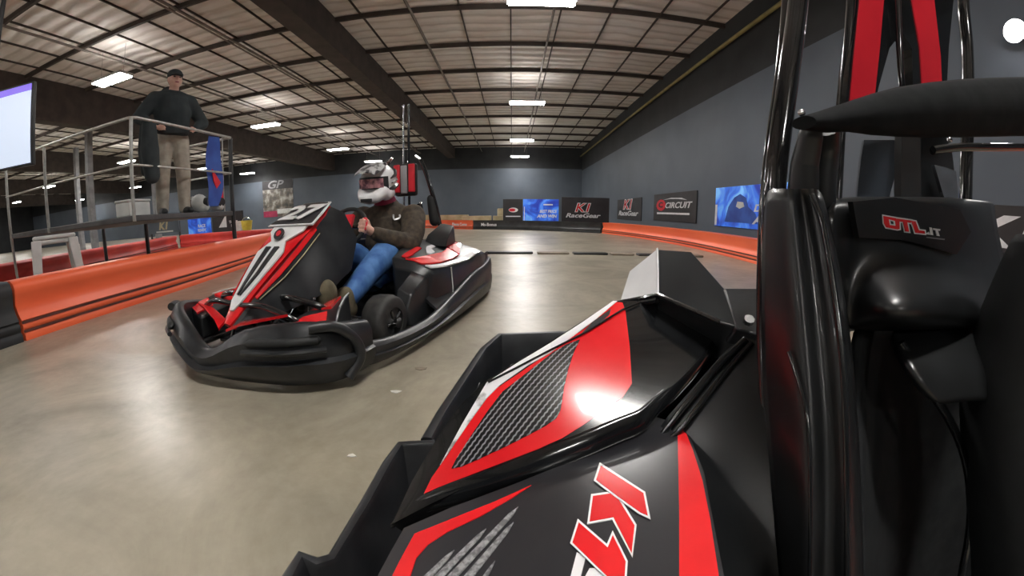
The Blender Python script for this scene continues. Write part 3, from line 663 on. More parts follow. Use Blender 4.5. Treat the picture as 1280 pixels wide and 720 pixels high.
# floor tray and frame
MB().poly([(-.33, .95, .07), (-.36, .3, .07), (-.40, -.9, .07), (.40, -.9, .07), (.36, .3, .07), (.33, .95, .07)], .012, (0,0,1)).build('floor_tray', M['satin'], K)
for s in (-1, 1):
    MB().tube([(s*.30, 1.12, .09), (s*.33, .8, .09), (s*.36, .2, .09), (s*.42, -.9, .09)], .016, 10).build('frame_rail', M['tube'], K, smooth=True)
MB().tube([(-.48, .55, .14), (.48, .55, .14)], .014, 10).build('front_axle', M['tube'], K, smooth=True)
MB().tube([(-.5, -.55, .14), (.5, -.55, .14)], .02, 10).build('rear_axle', M['chrome'], K, smooth=True)
MB().tube(interp([(-.34, .86, .10), (-.36, .98, .24), (-.2, 1.02, .305), (0, 1.02, .30), (.2, 1.02, .305), (.36, .98, .24), (.34, .86, .10)], 5), .014, 10).build('front_hoop', M['tube'], K, smooth=True)
MB().tube(interp([(-.42, .70, .16), (-.40, .84, .27), (-.25, .88, .315), (-.1, .86, .31)], 5), .016, 10).build('pedal_hoop', M['tube'], K, smooth=True)
MB().tube(interp([(.42, .70, .16), (.40, .84, .27), (.25, .88, .315), (.1, .86, .31)], 5), .016, 10).build('pedal_hoop', M['tube'], K, smooth=True)
for s in (-.2, .2):
    MB().tube([(s, .80, .09), (s, .74, .24)], .009, 8).box((s-.035, .725, .2), (s+.035, .745, .29)).build('pedal', M['chrome'], K)
for s in (-1, 1):   # tie rods and spindle clutter under the nose
    MB().tube([(s*.06, .78, .12), (s*.40, .60, .15)], .009, 8).build('tie_rod', M['chrome'], K, smooth=True)
    MB().tube([(s*.10, 1.04, .09), (s*.16, .92, .22), (s*.2, .8, .12)], .011, 8).build('bracket', M['tube'], K, smooth=True)
def wheel(x, y, r, wd, parent):
    sgn = 1 if x > 0 else -1
    wv = bpy.data.objects.new('wheel', None)
    t = MB(); prof = [(-wd/2, r*.55), (-wd/2, r*.82), (-wd*.42, r*.95), (-wd*.25, r), (wd*.25, r), (wd*.42, r*.95), (wd/2, r*.82), (wd/2, r*.55)]
    N = 36
    t.loft([[Vector((x+a, y+math.cos(2*PI*k/N)*b, r+math.sin(2*PI*k/N)*b)) for k in range(N)] for a, b in prof+[prof[0]]], True, False)
    o = t.build('tire', M['tire'], parent, smooth=True, angle=50)
    h = MB(); h.tube([(x-wd*.42, y, r), (x+wd*.42, y, r)], r*.56, 24)
    ho = h.build('rim', M['matte'], o, smooth=True)
    xx = x+sgn*wd*.43
    MB().tube([(xx-sgn*.01, y, r), (xx+sgn*.03, y, r)], r*.2, 16).build('hub', M['chrome'], o, smooth=True)
    for k in range(5):
        a = 2*PI*k/5
        MB().tube([(xx, y, r), (xx, y+math.cos(a)*r*.5, r+math.sin(a)*r*.5)], .009, 6).build('spoke', M['tube'], o, smooth=True)
    return o
for s in (-1, 1):
    wheel(s*.53, .55, .14, .13, K); wheel(s*.52, -.55, .145, .18, K)
# nose fairing
def mirror(p, s): return Vector((p[0]*s, p[1], p[2]))
nose = MB()
secs = [(1.10, .225, .022), (1.06, .262, .044), (.98, .34, .072), (.85, .45, .102), (.72, .555, .13), (.60, .645, .155), (.50, .70, .135), (.42, .745, .105)]
L_ = [Vector((-h, y, z)) for y, z, h in secs]; R_ = [Vector((h, y, z)) for y, z, h in secs]
rows = []
for (y, z, h) in secs:
    rows.append([Vector((-h, y, z)), Vector((-h*.5, y+.004, z+.006)), Vector((0, y+.006, z+.009)), Vector((h*.5, y+.004, z+.006)), Vector((h, y, z)), Vector((h*.9, y-.03, z-.03)), Vector((-h*.9, y-.03, z-.03))])
nose.loft(rows, True, True)
no = nose.build('nose_fairing', M['red'], K, smooth=True, angle=30)
def strip(secs2, off, name, m, par):
    rr = [[Vector((a, y+off*.66, z+off*.75)) for a in (x0, (x0+x1)/2, x1)]+[Vector((a, y+off*.66-.006, z+off*.75-.006)) for a in (x1, (x0+x1)/2, x0)] for (y, z, x0, x1) in secs2]
    return MB().loft(rr, True, True).build(name, m, par)
W = [(1.055, .275, -.012, .012), (1.02, .31, -.038, .038), (.94, .378, -.06, .06), (.85, .455, -.085, .085), (.78, .515, -.10, .10), (.72, .562, -.055, .055), (.66, .608, -.125, .125), (.62, .64, -.13, .13)]
strip(W, .014, 'white_decal', M['white'], no)
for x0 in (-.045, .012):
    strip([(1.0, .335, x0*.3, x0*.3+.008), (.90, .418, x0*.9, x0*.9+.02), (.76, .535, x0*1.15, x0*1.15+.035)], .019, 'black_stripe', M['char'], no)
bd = Vector((0, .705, .592))
rg = [bd+Vector((math.cos(t)*.036, -math.sin(t)*.7*.028, math.sin(t)*.028))+Vector((0, .016, .018)) for t in [2*PI*i/16 for i in range(16)]]
MB().poly(rg, .006, (0, .66, .75)).build('badge', M['char'], no)
rg = [bd+Vector((math.cos(t)*.018, -math.sin(t)*.7*.014, math.sin(t)*.014))+Vector((0, .018, .021)) for t in [2*PI*i/16 for i in range(16)]]
MB().poly(rg, .006, (0, .66, .75)).build('badge', M['padred'], no)
# number plate
pl = strip([(.635, .635, -.175, .175), (.50, .706, -.14, .14), (.40, .757, -.105, .105)], .018, 'number_plate', M['white'], no)
strip([(.620, .6428, -.16, .16), (.50, .706, -.127, .127), (.410, .752, -.092, .092)], .0225, 'plate_face', M['char'], pl)
xa = Vector((-1, 0, 0)); ya = Vector((0, -.21, .11)).normalized()   # read from the front: right of the reader is kart -x
text('27', .215, M['white'], pl, frame(Vector((0, .535, .6885))+Vector((0, .0158, .025)), xa, ya), 'number', bold=.009, sx=1.12, space=1.02)
# fairing sides
for s in (-1, 1):
    q = lambda *a: [Vector((s*p[0], p[1], p[2])) for p in a]
    sd = MB()
    A = q((.03, 1.09, .22), (.085, .98, .335), (.12, .85, .445), (.14, .72, .55), (.14, .60, .64), (.11, .42, .74))
    B = q((.08, 1.05, .24), (.13, .95, .29), (.185, .82, .33), (.20, .70, .41), (.20, .56, .52), (.155, .36, .705))
    D = q((.11, 1.00, .22), (.17, .90, .24), (.225, .74, .28), (.235, .60, .30), (.235, .42, .38), (.205, .31, .55))
    rr = [[a, b, d, d-Vector((s*.012, 0, 0)), b-Vector((s*.012, 0, .004)), a-Vector((0, 0.0, .014))] for a, b, d in zip(A, B, D)]
    sd.loft(rr, True, True)
    so = sd.build('fairing_side', M['black'], K, smooth=True, angle=30)
    # white pinstripe and red band along the ridge
    e = [a*.78+b*.22+Vector((s*.006, .003, .004)) for a, b in zip(A[1:5], B[1:5])]; f = [a*.95+b*.05+Vector((s*.004, .003, .005)) for a, b in zip(A[1:5], B[1:5])]
    MB().loft([[a, b, b-Vector((s*.004, 0, .006)), a-Vector((s*.004, 0, .006))] for a, b in zip(e, f)], True, True).build('red_decal', M['red'], so)
    MB().tube([a*.6+b*.4+Vector((s*.006, .003, .006)) for a, b in zip(A[1:5], B[1:5])], .003, 6).build('pinstripe', M['tan'], so)
# lower side curtain between fairing and steering column
MB().tube([(0, .75, .12), (0, .38, .46), (0, .19, .60)], .014, 10).build('steering_column', M['tube'], K, smooth=True)
# steering wheel
SWc = Vector((0, .16, .61)); sa = Vector((1,0,0)); sb = Vector((0, -.45, .89)).normalized()
def swp(t, r=.145): return SWc+sa*math.cos(t)*r*1.05+sb*math.sin(t)*r*.9
sw = MB(); pts = [swp(2*PI*i/32) for i in range(33)]; sw.tube(pts, .0135, 10, cap=False)
swo = sw.build('steering_wheel', M['matte'], K, smooth=True)
for t in (0, PI, -PI/2): MB().tube([SWc, swp(t)], .011, 8).build('spoke', M['tube'], swo, smooth=True)
for t in (.15, PI-.15): MB().tube([swp(t+d*.1) for d in (-3, -2, -1, 0, 1, 2, 3)], .0155, 10).build('red_grip', M['padred'], swo, smooth=True)
MB().poly([SWc+sa*a+sb*b+Vector((0, .0, .02)) for a, b in ((-.06, -.03), (.06, -.03), (.06, .06), (-.06, .06))], .02).build('wheel_pad', M['padred'], swo)
# front pods (red tipped fins beside the front wheels)
for s in (-1, 1):
    q = lambda *a: [Vector((s*p[0], p[1], p[2])) for p in a]
    fp = MB().loft([q((.30, 1.06, .22), (.58, .98, .24), (.60, .98, .10), (.32, 1.06, .10)), q((.30, .90, .25), (.50, .85, .285), (.52, .84, .10), (.32, .9, .1)), q((.30, .74, .26), (.44, .74, .30), (.45, .74, .10), (.32, .74, .1)), q((.30, .62, .26), (.40, .66, .30), (.41, .66, .10), (.32, .62, .1))], True, True).build('front_pod', M['black'], K, bevel=.012)
    MB().poly(q((.36, 1.045, .238), (.53, .985, .248), (.47, .90, .28), (.36, .94, .256)), .01, (0, .15, 1)).build('red_decal', M['red'], fp)
    MB().poly(q((.33, .86, .262), (.46, .86, .293), (.40, .72, .306), (.34, .72, .28)), .014, (0, 0, 1)).build('red_decal', M['red'], fp)
    MB().tube(q((.50, .85, .29), (.44, .74, .305), (.40, .66, .305)), .004, 6).build('edge_trim', M['stool'], fp)
    # red wing tips of the nose
    MB().poly(q((.03, 1.13, .215), (.10, 1.10, .24), (.26, 1.05, .27), (.36, 1.03, .29), (.24, 1.01, .265), (.06, 1.06, .235)), .012, (0, .1, 1)).build('nose_wing', M['red'], K)
# side pods
for s in (-1, 1):
    q = lambda *a: [Vector((s*p[0], p[1], p[2])) for p in a]
    secp = [(.20, .38, .36, .56, .32), (.15, .34, .42, .61, .355), (.0, .31, .46, .645, .35), (-.35, .31, .50, .65, .34), (-.60, .31, .49, .64, .37), (-.85, .33, .42, .60, .35), (-.93, .36, .36, .56, .30)]
    rr = [q((xi, y, zi), (xi*.45+xo*.55, y, zi*.45+zo*.55+.014), (xo, y, zo), (xo+.012, y, zo-.03), (xo+.03, y, .13), (xi, y, .12)) for y, xi, zi, xo, zo in secp]
    sp_ = MB().loft(rr, True, True).build('side_pod', M['black'], K, smooth=True, angle=35, bevel=.01)
    def srf(u, y):     # point on the sloping top: u 0 inner .. 1 outer
        for a, b in zip(secp[:-1], secp[1:]):
            if a[0] >= y >= b[0]:
                t = (a[0]-y)/(a[0]-b[0]); xi, zi, xo, zo = [a[i]+(b[i]-a[i])*t for i in (1, 2, 3, 4)]
                return Vector((s*(xi+(xo-xi)*u), y, zi+(zo-zi)*u+.014*(1-abs(2*u-1.1))+.008))
        return Vector((s*.5, y, .4))
    def band(lst, name, m, lift=0):
        mb = MB(); rr = []
        for (y, u0, u1) in lst:
            a, b = srf(u0, y), srf(u1, y); c = (a+b)/2; um = (u0+u1)/2; c = srf(um, y)
            up = Vector((0,0,lift)); dn = Vector((0,0,lift-.008))
            rr.append([a+up, c+up, b+up, b+dn, c+dn, a+dn])
        return mb.loft(rr, True, True).build(name, m, sp_)
    band([(.15, .85, .98), (.1, .90, 1.0), (0, .92, 1.0), (-.2, .91, .99), (-.38, .9, .99), (-.55, .86, .99), (-.68, .78, .99), (-.78, .74, .99)], 'white_decal', M['white'])
    band([(.15, .35, .75), (.1, .50, .82), (0, .58, .87), (-.2, .62, .85), (-.34, .55, .8)], 'red_decal', M['red'], .001)
    band([(.12, .20, .34), (.05, .2, .36), (-.12, .18, .28)], 'red_decal', M['red'], .001)
    band([(-.36, .42, .8), (-.5, .22, .66), (-.62, .16, .55), (-.74, .3, .45)], 'red_decal', M['red'], .001)
    band([(-.05, .5, .58), (-.13, .36, .56), (-.18, .3, .4), (-.26, .3, .38)], 'white_mark', M['white'], .002)
    MB().tube(q((.663, -.02, .345), (.672, -.02, .20), (.68, .0, .13)), .004, 6).build('pinstripe', M['stool'], sp_)
    MB().loft([q((.60, y, z+.06), (xo, y, z-.01), (xo, y, z-.025), (.60, y, z+.04)) for y, xo, z in ((.22, .69, .13), (.05, .69, .17), (-.35, .675, .245), (-.7, .645, .27), (-.95, .60, .29))], True, True).build('side_skirt', M['satin'], sp_, smooth=True, angle=40)
    MB().loft([q((.50, y, .07), (.60, y, .07), (xo, y, z), (.50, y, z+.03)) for y, xo, z in ((.39, .57, .16), (.36, .585, .24), (.20, .60, .315), (.10, .60, .30))], True, True).build('wheel_guard', M['black'], sp_, bevel=.008)
    # wedge on the pod behind the seat
    wd = MB().loft([q((.33, -.28, .46), (.50, -.30, .44), (.50, -.34, .50), (.34, -.34, .53)), q((.33, -.55, .47), (.47, -.55, .45), (.45, -.56, .58), (.34, -.56, .60)), q((.33, -.62, .47), (.43, -.62, .46), (.43, -.62, .58), (.34, -.62, .60))], True, True).build('air_scoop', M['black'], K, bevel=.008)
    MB().poly(q((.345, -.625, .50), (.42, -.625, .50), (.42, -.625, .57), (.345, -.625, .59)), .006, (0,-1,0)).build('scoop_face', M['white'], wd)
# seat
st_rows = []
for (y, z, hw, d) in ((.02, .16, .17, .05), (-.15, .12, .19, .10), (-.34, .13, .20, .16), (-.48, .28, .21, .20), (-.55, .48, .215, .18), (-.60, .66, .20, .12), (-.63, .76, .15, .06)):
    up = Vector((0, .35 if z > .2 else .0, .2 if z > .2 else 1)).normalized()
    st_rows.append([Vector((-hw-.012, y, z))+up*d, Vector((-hw, y-.01, z+.02)), Vector((-hw*.6, y, z-.02)), Vector((0, y, z-.03)), Vector((hw*.6, y, z-.02)), Vector((hw, y-.01, z+.02)), Vector((hw+.012, y, z))+up*d])
so = MB().loft(st_rows, False, False).build('seat', M['gloss'], K, sub=2)
sm = so.modifiers.new('solid', 'SOLIDIFY'); sm.thickness = .018
# head pad, posts, hoop
hp = MB().box((-.10, -.66, .83), (.10, -.60, 1.10)).build('head_pad', M['matte'], K, bevel=.02)
for s in (-1, 1):
    MB().box((s*.07-.03, -.605, .86), (s*.07+.03, -.59, 1.09)).build('red_strip', M['padred'], hp, bevel=.01)
MB().box((-.03, -.60, .85), (.03, -.585, 1.08)).build('grey_strip', M['grey'], hp, bevel=.01)
MB().tube([(-.02, -.64, .1), (-.02, -.64, 1.60)], .011, 10).build('flag_pole', M['tube'], K, smooth=True)
MB().tube([(.03, -.64, .1), (.03, -.64, 1.60)], .008, 10).build('flag_pole', M['chrome'], K, smooth=True)
for s in (-1, 1):
    MB().tube(interp([(s*.28, -.78, .10), (s*.27, -.72, .5), (s*.26, -.66, .72), (s*.20, -.62, .98), (s*.15, -.60, 1.12)], 5), .018, 10).build('roll_bar', M['tube'], K, smooth=True)
    MB().tube([(s*.15, -.60, 1.12), (s*.11, -.59, 1.15)], .012, 8).build('bar_tip', M['chrome'], K, smooth=True)
    MB().limb([(s*.24, -.66, .62), (s*.22, -.64, .80)], [.045, .035]).build('shoulder_pad', M['matte'], K, voxel=.01)
MB().tube([(-.3, -.72, .45), (.3, -.72, .45)], .015, 8).build('cross_bar', M['tube'], K, smooth=True)
# engine block behind the seat
MB().box((-.16, -.95, .12), (.2, -.70, .36)).box((-.10, -.92, .36), (.1, -.74, .42)).build('battery_case', M['satin'], K, bevel=.015)

# ---------------- driver
D = empty('person', tuple(K.location), PHI)
tag(D, 'person in full-face helmet, brown jacket and blue jeans driving the black kart', 'person')
def hand(mb, wrist, palm, grip_dir, s, rim):
    """closed hand on the rim: wrist -> palm, four fingers curling round"""
    wrist = Vector(wrist); palm = Vector(palm)
    mb.limb([wrist, (wrist+palm)/2, palm], [.027, .03, .026], 10)
    g = Vector(grip_dir).normalized(); a = (palm-wrist).normalized(); c = a.cross(g).normalized()
    for i, l in enumerate((.95, 1.05, 1.0, .82)):
        b = palm+g*(.033-.022*i)
        k1 = b+a*.028*l+c*.012*s; k2 = k1+c*.030*l*s*-1+a*.008; k3 = k2-a*.026*l-c*.006*s
        mb.limb([b, k1, k2, k3], [.0115, .0112, .0102, .009], 8)
    mb.limb([palm-a*.035+g*.018, palm-a*.01+g*.05, palm+a*.018+g*.052-c*.012*s], [.014, .0115, .0095], 8)
body = MB()
body.ball((0, -.38, .22), (.15, .13, .12)); body.tube([(0, -.39, .22), (0, -.36, .66)], [.12, .14], 16); body.ball((0, -.35, .67), (.17, .10, .08))
body.tube([(0, -.34, .70), (0, -.27, .82)], [.06, .055], 12); body.ball((0, -.23, .90), (.075, .095, .11)); body.ball((.0, -.135, .89), (.013, .018, .02))
for s in (-1, 1):
    body.ball((s*.075, -.23, .90), (.012, .02, .03))
    body.limb([(s*.20, -.34, .68), (s*.29, -.12, .48), (s*.165, .085, .565)], [.05, .042, .027])
    hand(body, (s*.165, .085, .565), (s*.148, .15, .605), (0, -.35, .9), s, None)
    body.limb([(s*.10, -.36, .20), (s*.19, .0, .42), (s*.19, .42, .20)], [.075, .055, .04])
body.build('body', M['skin'], D, voxel=.0048, vs_iter=3)
jk = MB()
jk.ball((0, -.38, .26), (.195, .155, .12)); jk.tube([(0, -.38, .26), (0, -.37, .48)], [.175, .20], 18); jk.tube([(0, -.37, .48), (0, -.35, .68)], [.20, .16], 18); jk.ball((0, -.35, .665), (.235, .135, .11))
jk.tube([(0, -.34, .70), (0, -.31, .785)], [.12, .085], 14)
for s in (-1, 1):
    jk.limb([(s*.225, -.34, .665), (s*.28, -.23, .56), (s*.305, -.12, .475), (s*.24, .0, .52), (s*.178, .075, .56)], [.092, .087, .078, .062, .048])
jk.build('jacket', M['jacket'], D, voxel=.009, vs_iter=8)
MB().tube([(0, -.32, .76), (0, -.28, .83)], [.088, .075], 18).build('neck_scarf', M['maroon'], D, smooth=True)
# horseshoe mark on the chest
hs = [Vector((-.15+math.cos(t)*.028, -.198-.03*abs(math.cos(t)), .668+math.sin(t)*.022)) for t in [R(-210+ i*24) for i in range(11)]]
MB().tube(hs, .007, 6).build('jacket_patch', M['white'], D, smooth=True)
jn = MB(); jn.ball((0, -.36, .19), (.17, .16, .10))
for s in (-1, 1): jn.limb([(s*.11, -.34, .23), (s*.18, -.14, .38), (s*.205, .02, .425), (s*.21, .14, .375), (s*.20, .42, .225)], [.115, .105, .093, .085, .064])
jn.build('jeans', M['jeans'], D, voxel=.009, vs_iter=8)
for s in (-1, 1):
    sh = MB(); sh.limb([(s*.20, .44, .155), (s*.20, .53, .17), (s*.20, .60, .22)], [.06, .058, .052]); sh.ball((s*.20, .615, .28), (.07, .068, .085)); sh.limb([(s*.20, .46, .18), (s*.20, .45, .23)], [.062, .06])
    sh.build('shoe', M['shoe'], D, voxel=.008, vs_iter=8)
# helmet turned a little towards the camera side
he = empty('helmet', (0, -.225, .905), 0); he.parent = D; he.rotation_euler = (R(-6), 0, R(6))
sh = MB(); sh.ball((0, -.01, .025), (.128, .150, .135), 22); sh.limb([(-.075, .08, -.055), (-.05, .135, -.085), (0, .155, -.095), (.05, .135, -.085), (.075, .08, -.055)], [.05, .042, .04, .042, .05]); sh.limb([(-.08, 0, -.06), (-.08, .05, -.07)], [.05, .05]); sh.limb([(.08, 0, -.06), (.08, .05, -.07)], [.05, .05])
sh.build('shell', M['white'], he, voxel=.008, vs_iter=6)
ep = MB(); rr = []
for i in range(13):
    a = R(-62+i*124/12); 
    rr.append([Vector((math.sin(a)*(.133 if z0 < 1 else 0), -.01+math.cos(a)*.155, z)) for z, z0 in ((.055, 0), (.02, 0), (-.03, 0))]+[Vector((math.sin(a)*.118, -.01+math.cos(a)*.138, z)) for z in (-.03, .02, .055)])
ep.loft(rr, True, True).build('eye_port', M['matte'], he, smooth=True)
rr = []
for i in range(11):
    a = R(-46+i*92/10)
    rr.append([Vector((math.sin(a)*.137, -.008+math.cos(a)*.161, z)) for z in (.042, .01, -.022)]+[Vector((math.sin(a)*.128, -.01+math.cos(a)*.15, z)) for z in (-.022, .01, .042)])
MB().loft(rr, True, True).build('goggles', M['pink'], he, smooth=True)
# peak
pk = MB(); rr = []
for (y, z, hw) in ((-.02, .165, .07), (.06, .155, .10), (.14, .12, .10), (.19, .095, .085)):
    rr.append([Vector((-hw, y, z-.028)), Vector((-hw*.5, y, z-.004)), Vector((0, y, z)), Vector((hw*.5, y, z-.004)), Vector((hw, y, z-.028)), Vector((hw*.5, y, z-.014)), Vector((0, y, z-.010)), Vector((-hw*.5, y, z-.014))])
pk.loft(rr, True, True).build('peak', M['hgrey'], he, smooth=True)
for s in (-1, 1):
    def hb(az, el, r=1.035): return Vector((s*math.sin(az)*math.cos(el)*.128*r, -.01+math.cos(az)*math.cos(el)*.150*r, .025+math.sin(el)*.135*r))
    MB().tube([hb(.75, -.62, 1.12), hb(1.1, -.5, 1.06), hb(1.5, -.40), hb(2.0, -.25), hb(2.5, -.1)], [.005, .014, .018, .018, .004], 6).build('black_stripe', M['char'], he, smooth=True)
    MB().tube([hb(1.25, .1), hb(1.7, .25), hb(2.1, .5), hb(2.4, .85)], [.005, .014, .016, .004], 6).build('black_stripe', M['char'], he, smooth=True)
    MB().tube([hb(1.3, -.15), hb(1.8, .0), hb(2.4, .2)], [.004, .01, .003], 6).build('grey_stripe', M['hgrey'], he, smooth=True)
    MB().tube([hb(.7, .9), hb(1.3, 1.0), hb(2.2, 1.05)], [.004, .014, .004], 6).build('grey_stripe', M['hgrey'], he, smooth=True)
MB().box((-.045, .185, -.115), (.045, .197, -.09)).build('chin_vent', M['char'], he, bevel=.004)

# ================================================================== OWN KART (near)
OK = empty('go_kart', (.5, .2, 0), PI)
tag(OK, 'glossy black near kart with red and carbon side pod, seen from its own nose', 'go-kart')
OKi = Matrix.Rotation(-PI, 4, 'Z') @ Matrix.Translation((-.5, -.2, 0))
def own(mb, name, m, parent=None, **k):
    mb.v = [tuple(OKi @ Vector(v)) for v in mb.v]
    return mb.build(name, m, parent or OK, **k)
def P3(a, b, c):
    n_ = (b-a).cross(c-a).normalized()
    if n_.dot(CO-a) < 0: n_ = -n_
    return (a, n_)
class Surf:
    """a gently bulged panel: plane plus a smooth swelling towards the outside"""
    def __init__(s, a, b, c, bulge=0, cen=None, rad=1):
        s.p, s.n = P3(a, b, c); s.b = bulge; s.c = cen; s.r = rad
    def hit(s, x, y, off=0):
        d = ray(x, y); t = (s.p-CO).dot(s.n)/d.dot(s.n)
        for _ in range(4):
            q = CO+d*t
            h = off+(s.b*math.exp(-((q-s.c).length/s.r)**2) if s.b else 0)
            t = (s.p+s.n*h-CO).dot(s.n)/d.dot(s.n)
        return CO+d*t
def patch(px, surf, off=0.0, th=.002, step=14, mi=0):
    """closed outline on a surface, finely triangulated so that it follows the swelling, with real thickness"""
    bm = bmesh.new()
    vs = [bm.verts.new((x, y, 0)) for x, y in px]
    for t in tessellate_polygon([[Vector((x, y, 0)) for x, y in px]]):
        try: bm.faces.new([vs[i] for i in t])
        except ValueError: pass
    for _ in range(6):
        es = [e for e in bm.edges if e.calc_length() > step]
        if not es: break
        bmesh.ops.subdivide_edges(bm, edges=es, cuts=1)
        bmesh.ops.triangulate(bm, faces=bm.faces[:])
    bm.normal_update(); bm.verts.index_update(); bm.verts.ensure_lookup_table()
    top = [surf.hit(v.co.x, v.co.y, off) for v in bm.verts]; bot = [p-surf.n*th for p in top]
    n_ = len(top); mb = MB()
    fs = [tuple(v.index for v in f.verts) for f in bm.faces]
    bm.edges.ensure_lookup_table()
    side = [tuple(v.index for v in e.verts) for e in bm.edges if len(e.link_faces) == 1]
    bm.free()
    mb.add(top+bot, fs+[tuple(i+n_ for i in reversed(f)) for f in fs]+[(a, b, b+n_, a+n_) for a, b in side], mi)
    return mb
def crop(pts, sc, ox, oy): return [(ox+x/sc, oy+y/sc) for x, y in pts]
def grow(pts, d):
    """outline moved outwards by d"""
    n_ = len(pts); ar = sum(pts[i][0]*pts[(i+1) % n_][1]-pts[(i+1) % n_][0]*pts[i][1] for i in range(n_)); sg_ = 1 if ar > 0 else -1; out = []
    for i in range(n_):
        a, b, c = Vector(pts[i-1]), Vector(pts[i]), Vector(pts[(i+1) % n_])
        e1 = (b-a).normalized(); e2 = (c-b).normalized()
        n1 = Vector((e1.y, -e1.x))*sg_; n2 = Vector((e2.y, -e2.x))*sg_
        m_ = (n1+n2); 
        if m_.length < .3: m_ = n1
        m_ = m_.normalized(); k = d/max(m_.dot(n1), .45)
        out.append(tuple(b+m_*k))
    return out
# --- outer bumper rails
def rail_wall(pts, zt, zb, th, name, m, ext=None):
    """pts: pixel points of the outer top edge, each on height zt"""
    P = [at(x, y, Z=z) for (x, y, z) in pts]
    if ext: P = [Vector(e) for e in ext]+P
    mb = MB(); rings = []
    for i, p in enumerate(P):
        a = p-P[max(i-1, 0)]; b = P[min(i+1, len(P)-1)]-p; a.z = b.z = 0
        d = ((a.normalized() if a.length else Vector())+(b.normalized() if b.length else Vector())).normalized()
        nr = Vector((-d.y, d.x, 0))
        z = p.z
        rings.append([p+nr*q+Vector((0,0,h)) for q, h in ((.004, zb-z), (.016, (zb-z)*.55), (.006, (zb-z)*.45), (.008, -.03), (0, -.004), (-.006, 0), (-th, 0), (-th-.004, -.006), (-th-.004, zb-z))])
    mb.loft(rings, True, True)
    return own(mb, name, m, smooth=True, angle=50)
b1 = rail_wall([(352, 716, .26), (372, 686, .262), (396, 694, .25), (410, 690, .25), (450, 624, .27), (478, 575, .28), (497, 550, .285), (543, 547, .285)], .28, .05, .016, 'side_bumper', M['satin'], ext=[(-.32, -.2, .26), (-.30, .1, .26)])
b2 = rail_wall([(526, 546, .28), (546, 512, .28), (575, 470, .28), (600, 434, .285), (622, 416, .29), (700, 413, .29), (740, 415, .29)], .28, .05, .02, 'rear_bumper', M['satin'])
# slot in the rear bumper: pale plate added for the floor seen through it
pz = [at(582, 503, Z=.2), at(592, 497, Z=.2), at(600, 478, Z=.22), at(591, 482, Z=.22)]
own(MB().poly(pz, .004), 'slot_floor_patch', M['paper'])
own(MB().poly([Vector(p) for p in ((-.27, -.2, .07), (-.26, .3, .07), (-.17, .62, .07), (-.06, 1.18, .07), (.95, 1.18, .07), (1.3, .6, .07), (1.3, -.2, .07))], .02, (0,0,1)), 'floor_tray', M['matte'])
# rear tyre glimpsed above the pod
def own_wheel(x, y, r, wd):
    N = 32; t = MB()
    prof = [(-wd/2, r*.55), (-wd/2, r*.82), (-wd*.42, r*.95), (-wd*.25, r), (wd*.25, r), (wd*.42, r*.95), (wd/2, r*.82), (wd/2, r*.55)]
    t.loft([[Vector((x+a, y+math.cos(2*PI*k/N)*b, r+math.sin(2*PI*k/N)*b)) for k in range(N)] for a, b in prof+[prof[0]]], True, False)
    o = own(t, 'tire', M['tire'], smooth=True)
    own(MB().tube([(x-wd*.45, y, r), (x+wd*.45, y, r)], r*.56, 20), 'rim', M['chrome'], o, smooth=True)
own_wheel(.06, .92, .14, .15); own_wheel(.98, .92, .14, .15)

# --- upper pod panel
UA, UB, UC = at(525, 622, Y=.40), at(775, 376, Y=.66), at(800, 515, Y=.44)
U = Surf(UA, UB, UC, .08, (UA+UB+UC)/3+Vector((-.08, .08, 0)), .22)
base = crop([(-28, 817), (40, 670), (108, 554), (165, 462), (215, 398), (296, 322), (430, 240), (520, 185), (640, 110), (740, 42), (800, 45), (930, 45), (1040, 80), (1112, 132), (1060, 210), (960, 320), (890, 372), (830, 425), (660, 500), (480, 575), (300, 655), (100, 750)], 2.769, 500, 360)
up = own(patch(base, U, 0, .03), 'upper_side_pod', M['gloss'], smooth=True, angle=60)
def dec(pts, name, m, off, par, surf, th=.0012, step=14): return own(patch(pts, surf, off, th, step), name, m, par, smooth=True, angle=60)
c7 = lambda pts: crop(pts, 2.769, 500, 360)
dec(c7([(82, 712), (110, 655), (160, 585), (240, 460), (305, 365), (345, 340), (480, 248), (530, 218), (560, 192), (640, 140), (745, 48), (770, 50), (780, 75), (795, 200), (803, 330), (770, 378), (700, 425), (640, 470), (560, 520), (480, 556), (300, 625), (130, 690)]), 'red_decal', M['red'], .0010, up, U)
dec(c7([(138, 612), (215, 470), (300, 326), (420, 250), (520, 190), (522, 222), (480, 246), (440, 268), (345, 335), (300, 380), (235, 470)]), 'white_decal', M['dirtywhite'], .0022, up, U)
dec(c7([(520, 190), (640, 112), (738, 44), (752, 44), (680, 105), (600, 165), (552, 200), (522, 222)]), 'white_decal', M['white'], .0022, up, U)
dec(c7([(625, 160), (665, 118), (730, 72), (725, 90), (690, 125), (640, 155)]), 'black_flash', M['char'], .0022, up, U)
dec(c7([(178, 624), (195, 590), (240, 520), (300, 430), (355, 358), (430, 300), (530, 222), (575, 195), (622, 178), (600, 225), (582, 280), (568, 340), (556, 420), (540, 450), (505, 475), (440, 510), (360, 550), (270, 592), (210, 618)]), 'carbon_decal', M['carbon'], .0030, up, U)
# crease line from the wedge corner to the carbon field
tubepts = [U.hit(*p, .004) for p in c7([(305, 326), (400, 278), (520, 215), (640, 155), (770, 75), (830, 50)])]
own(MB().tube(tubepts, .0018, 8), 'crease_trim', M['tube'], smooth=True)
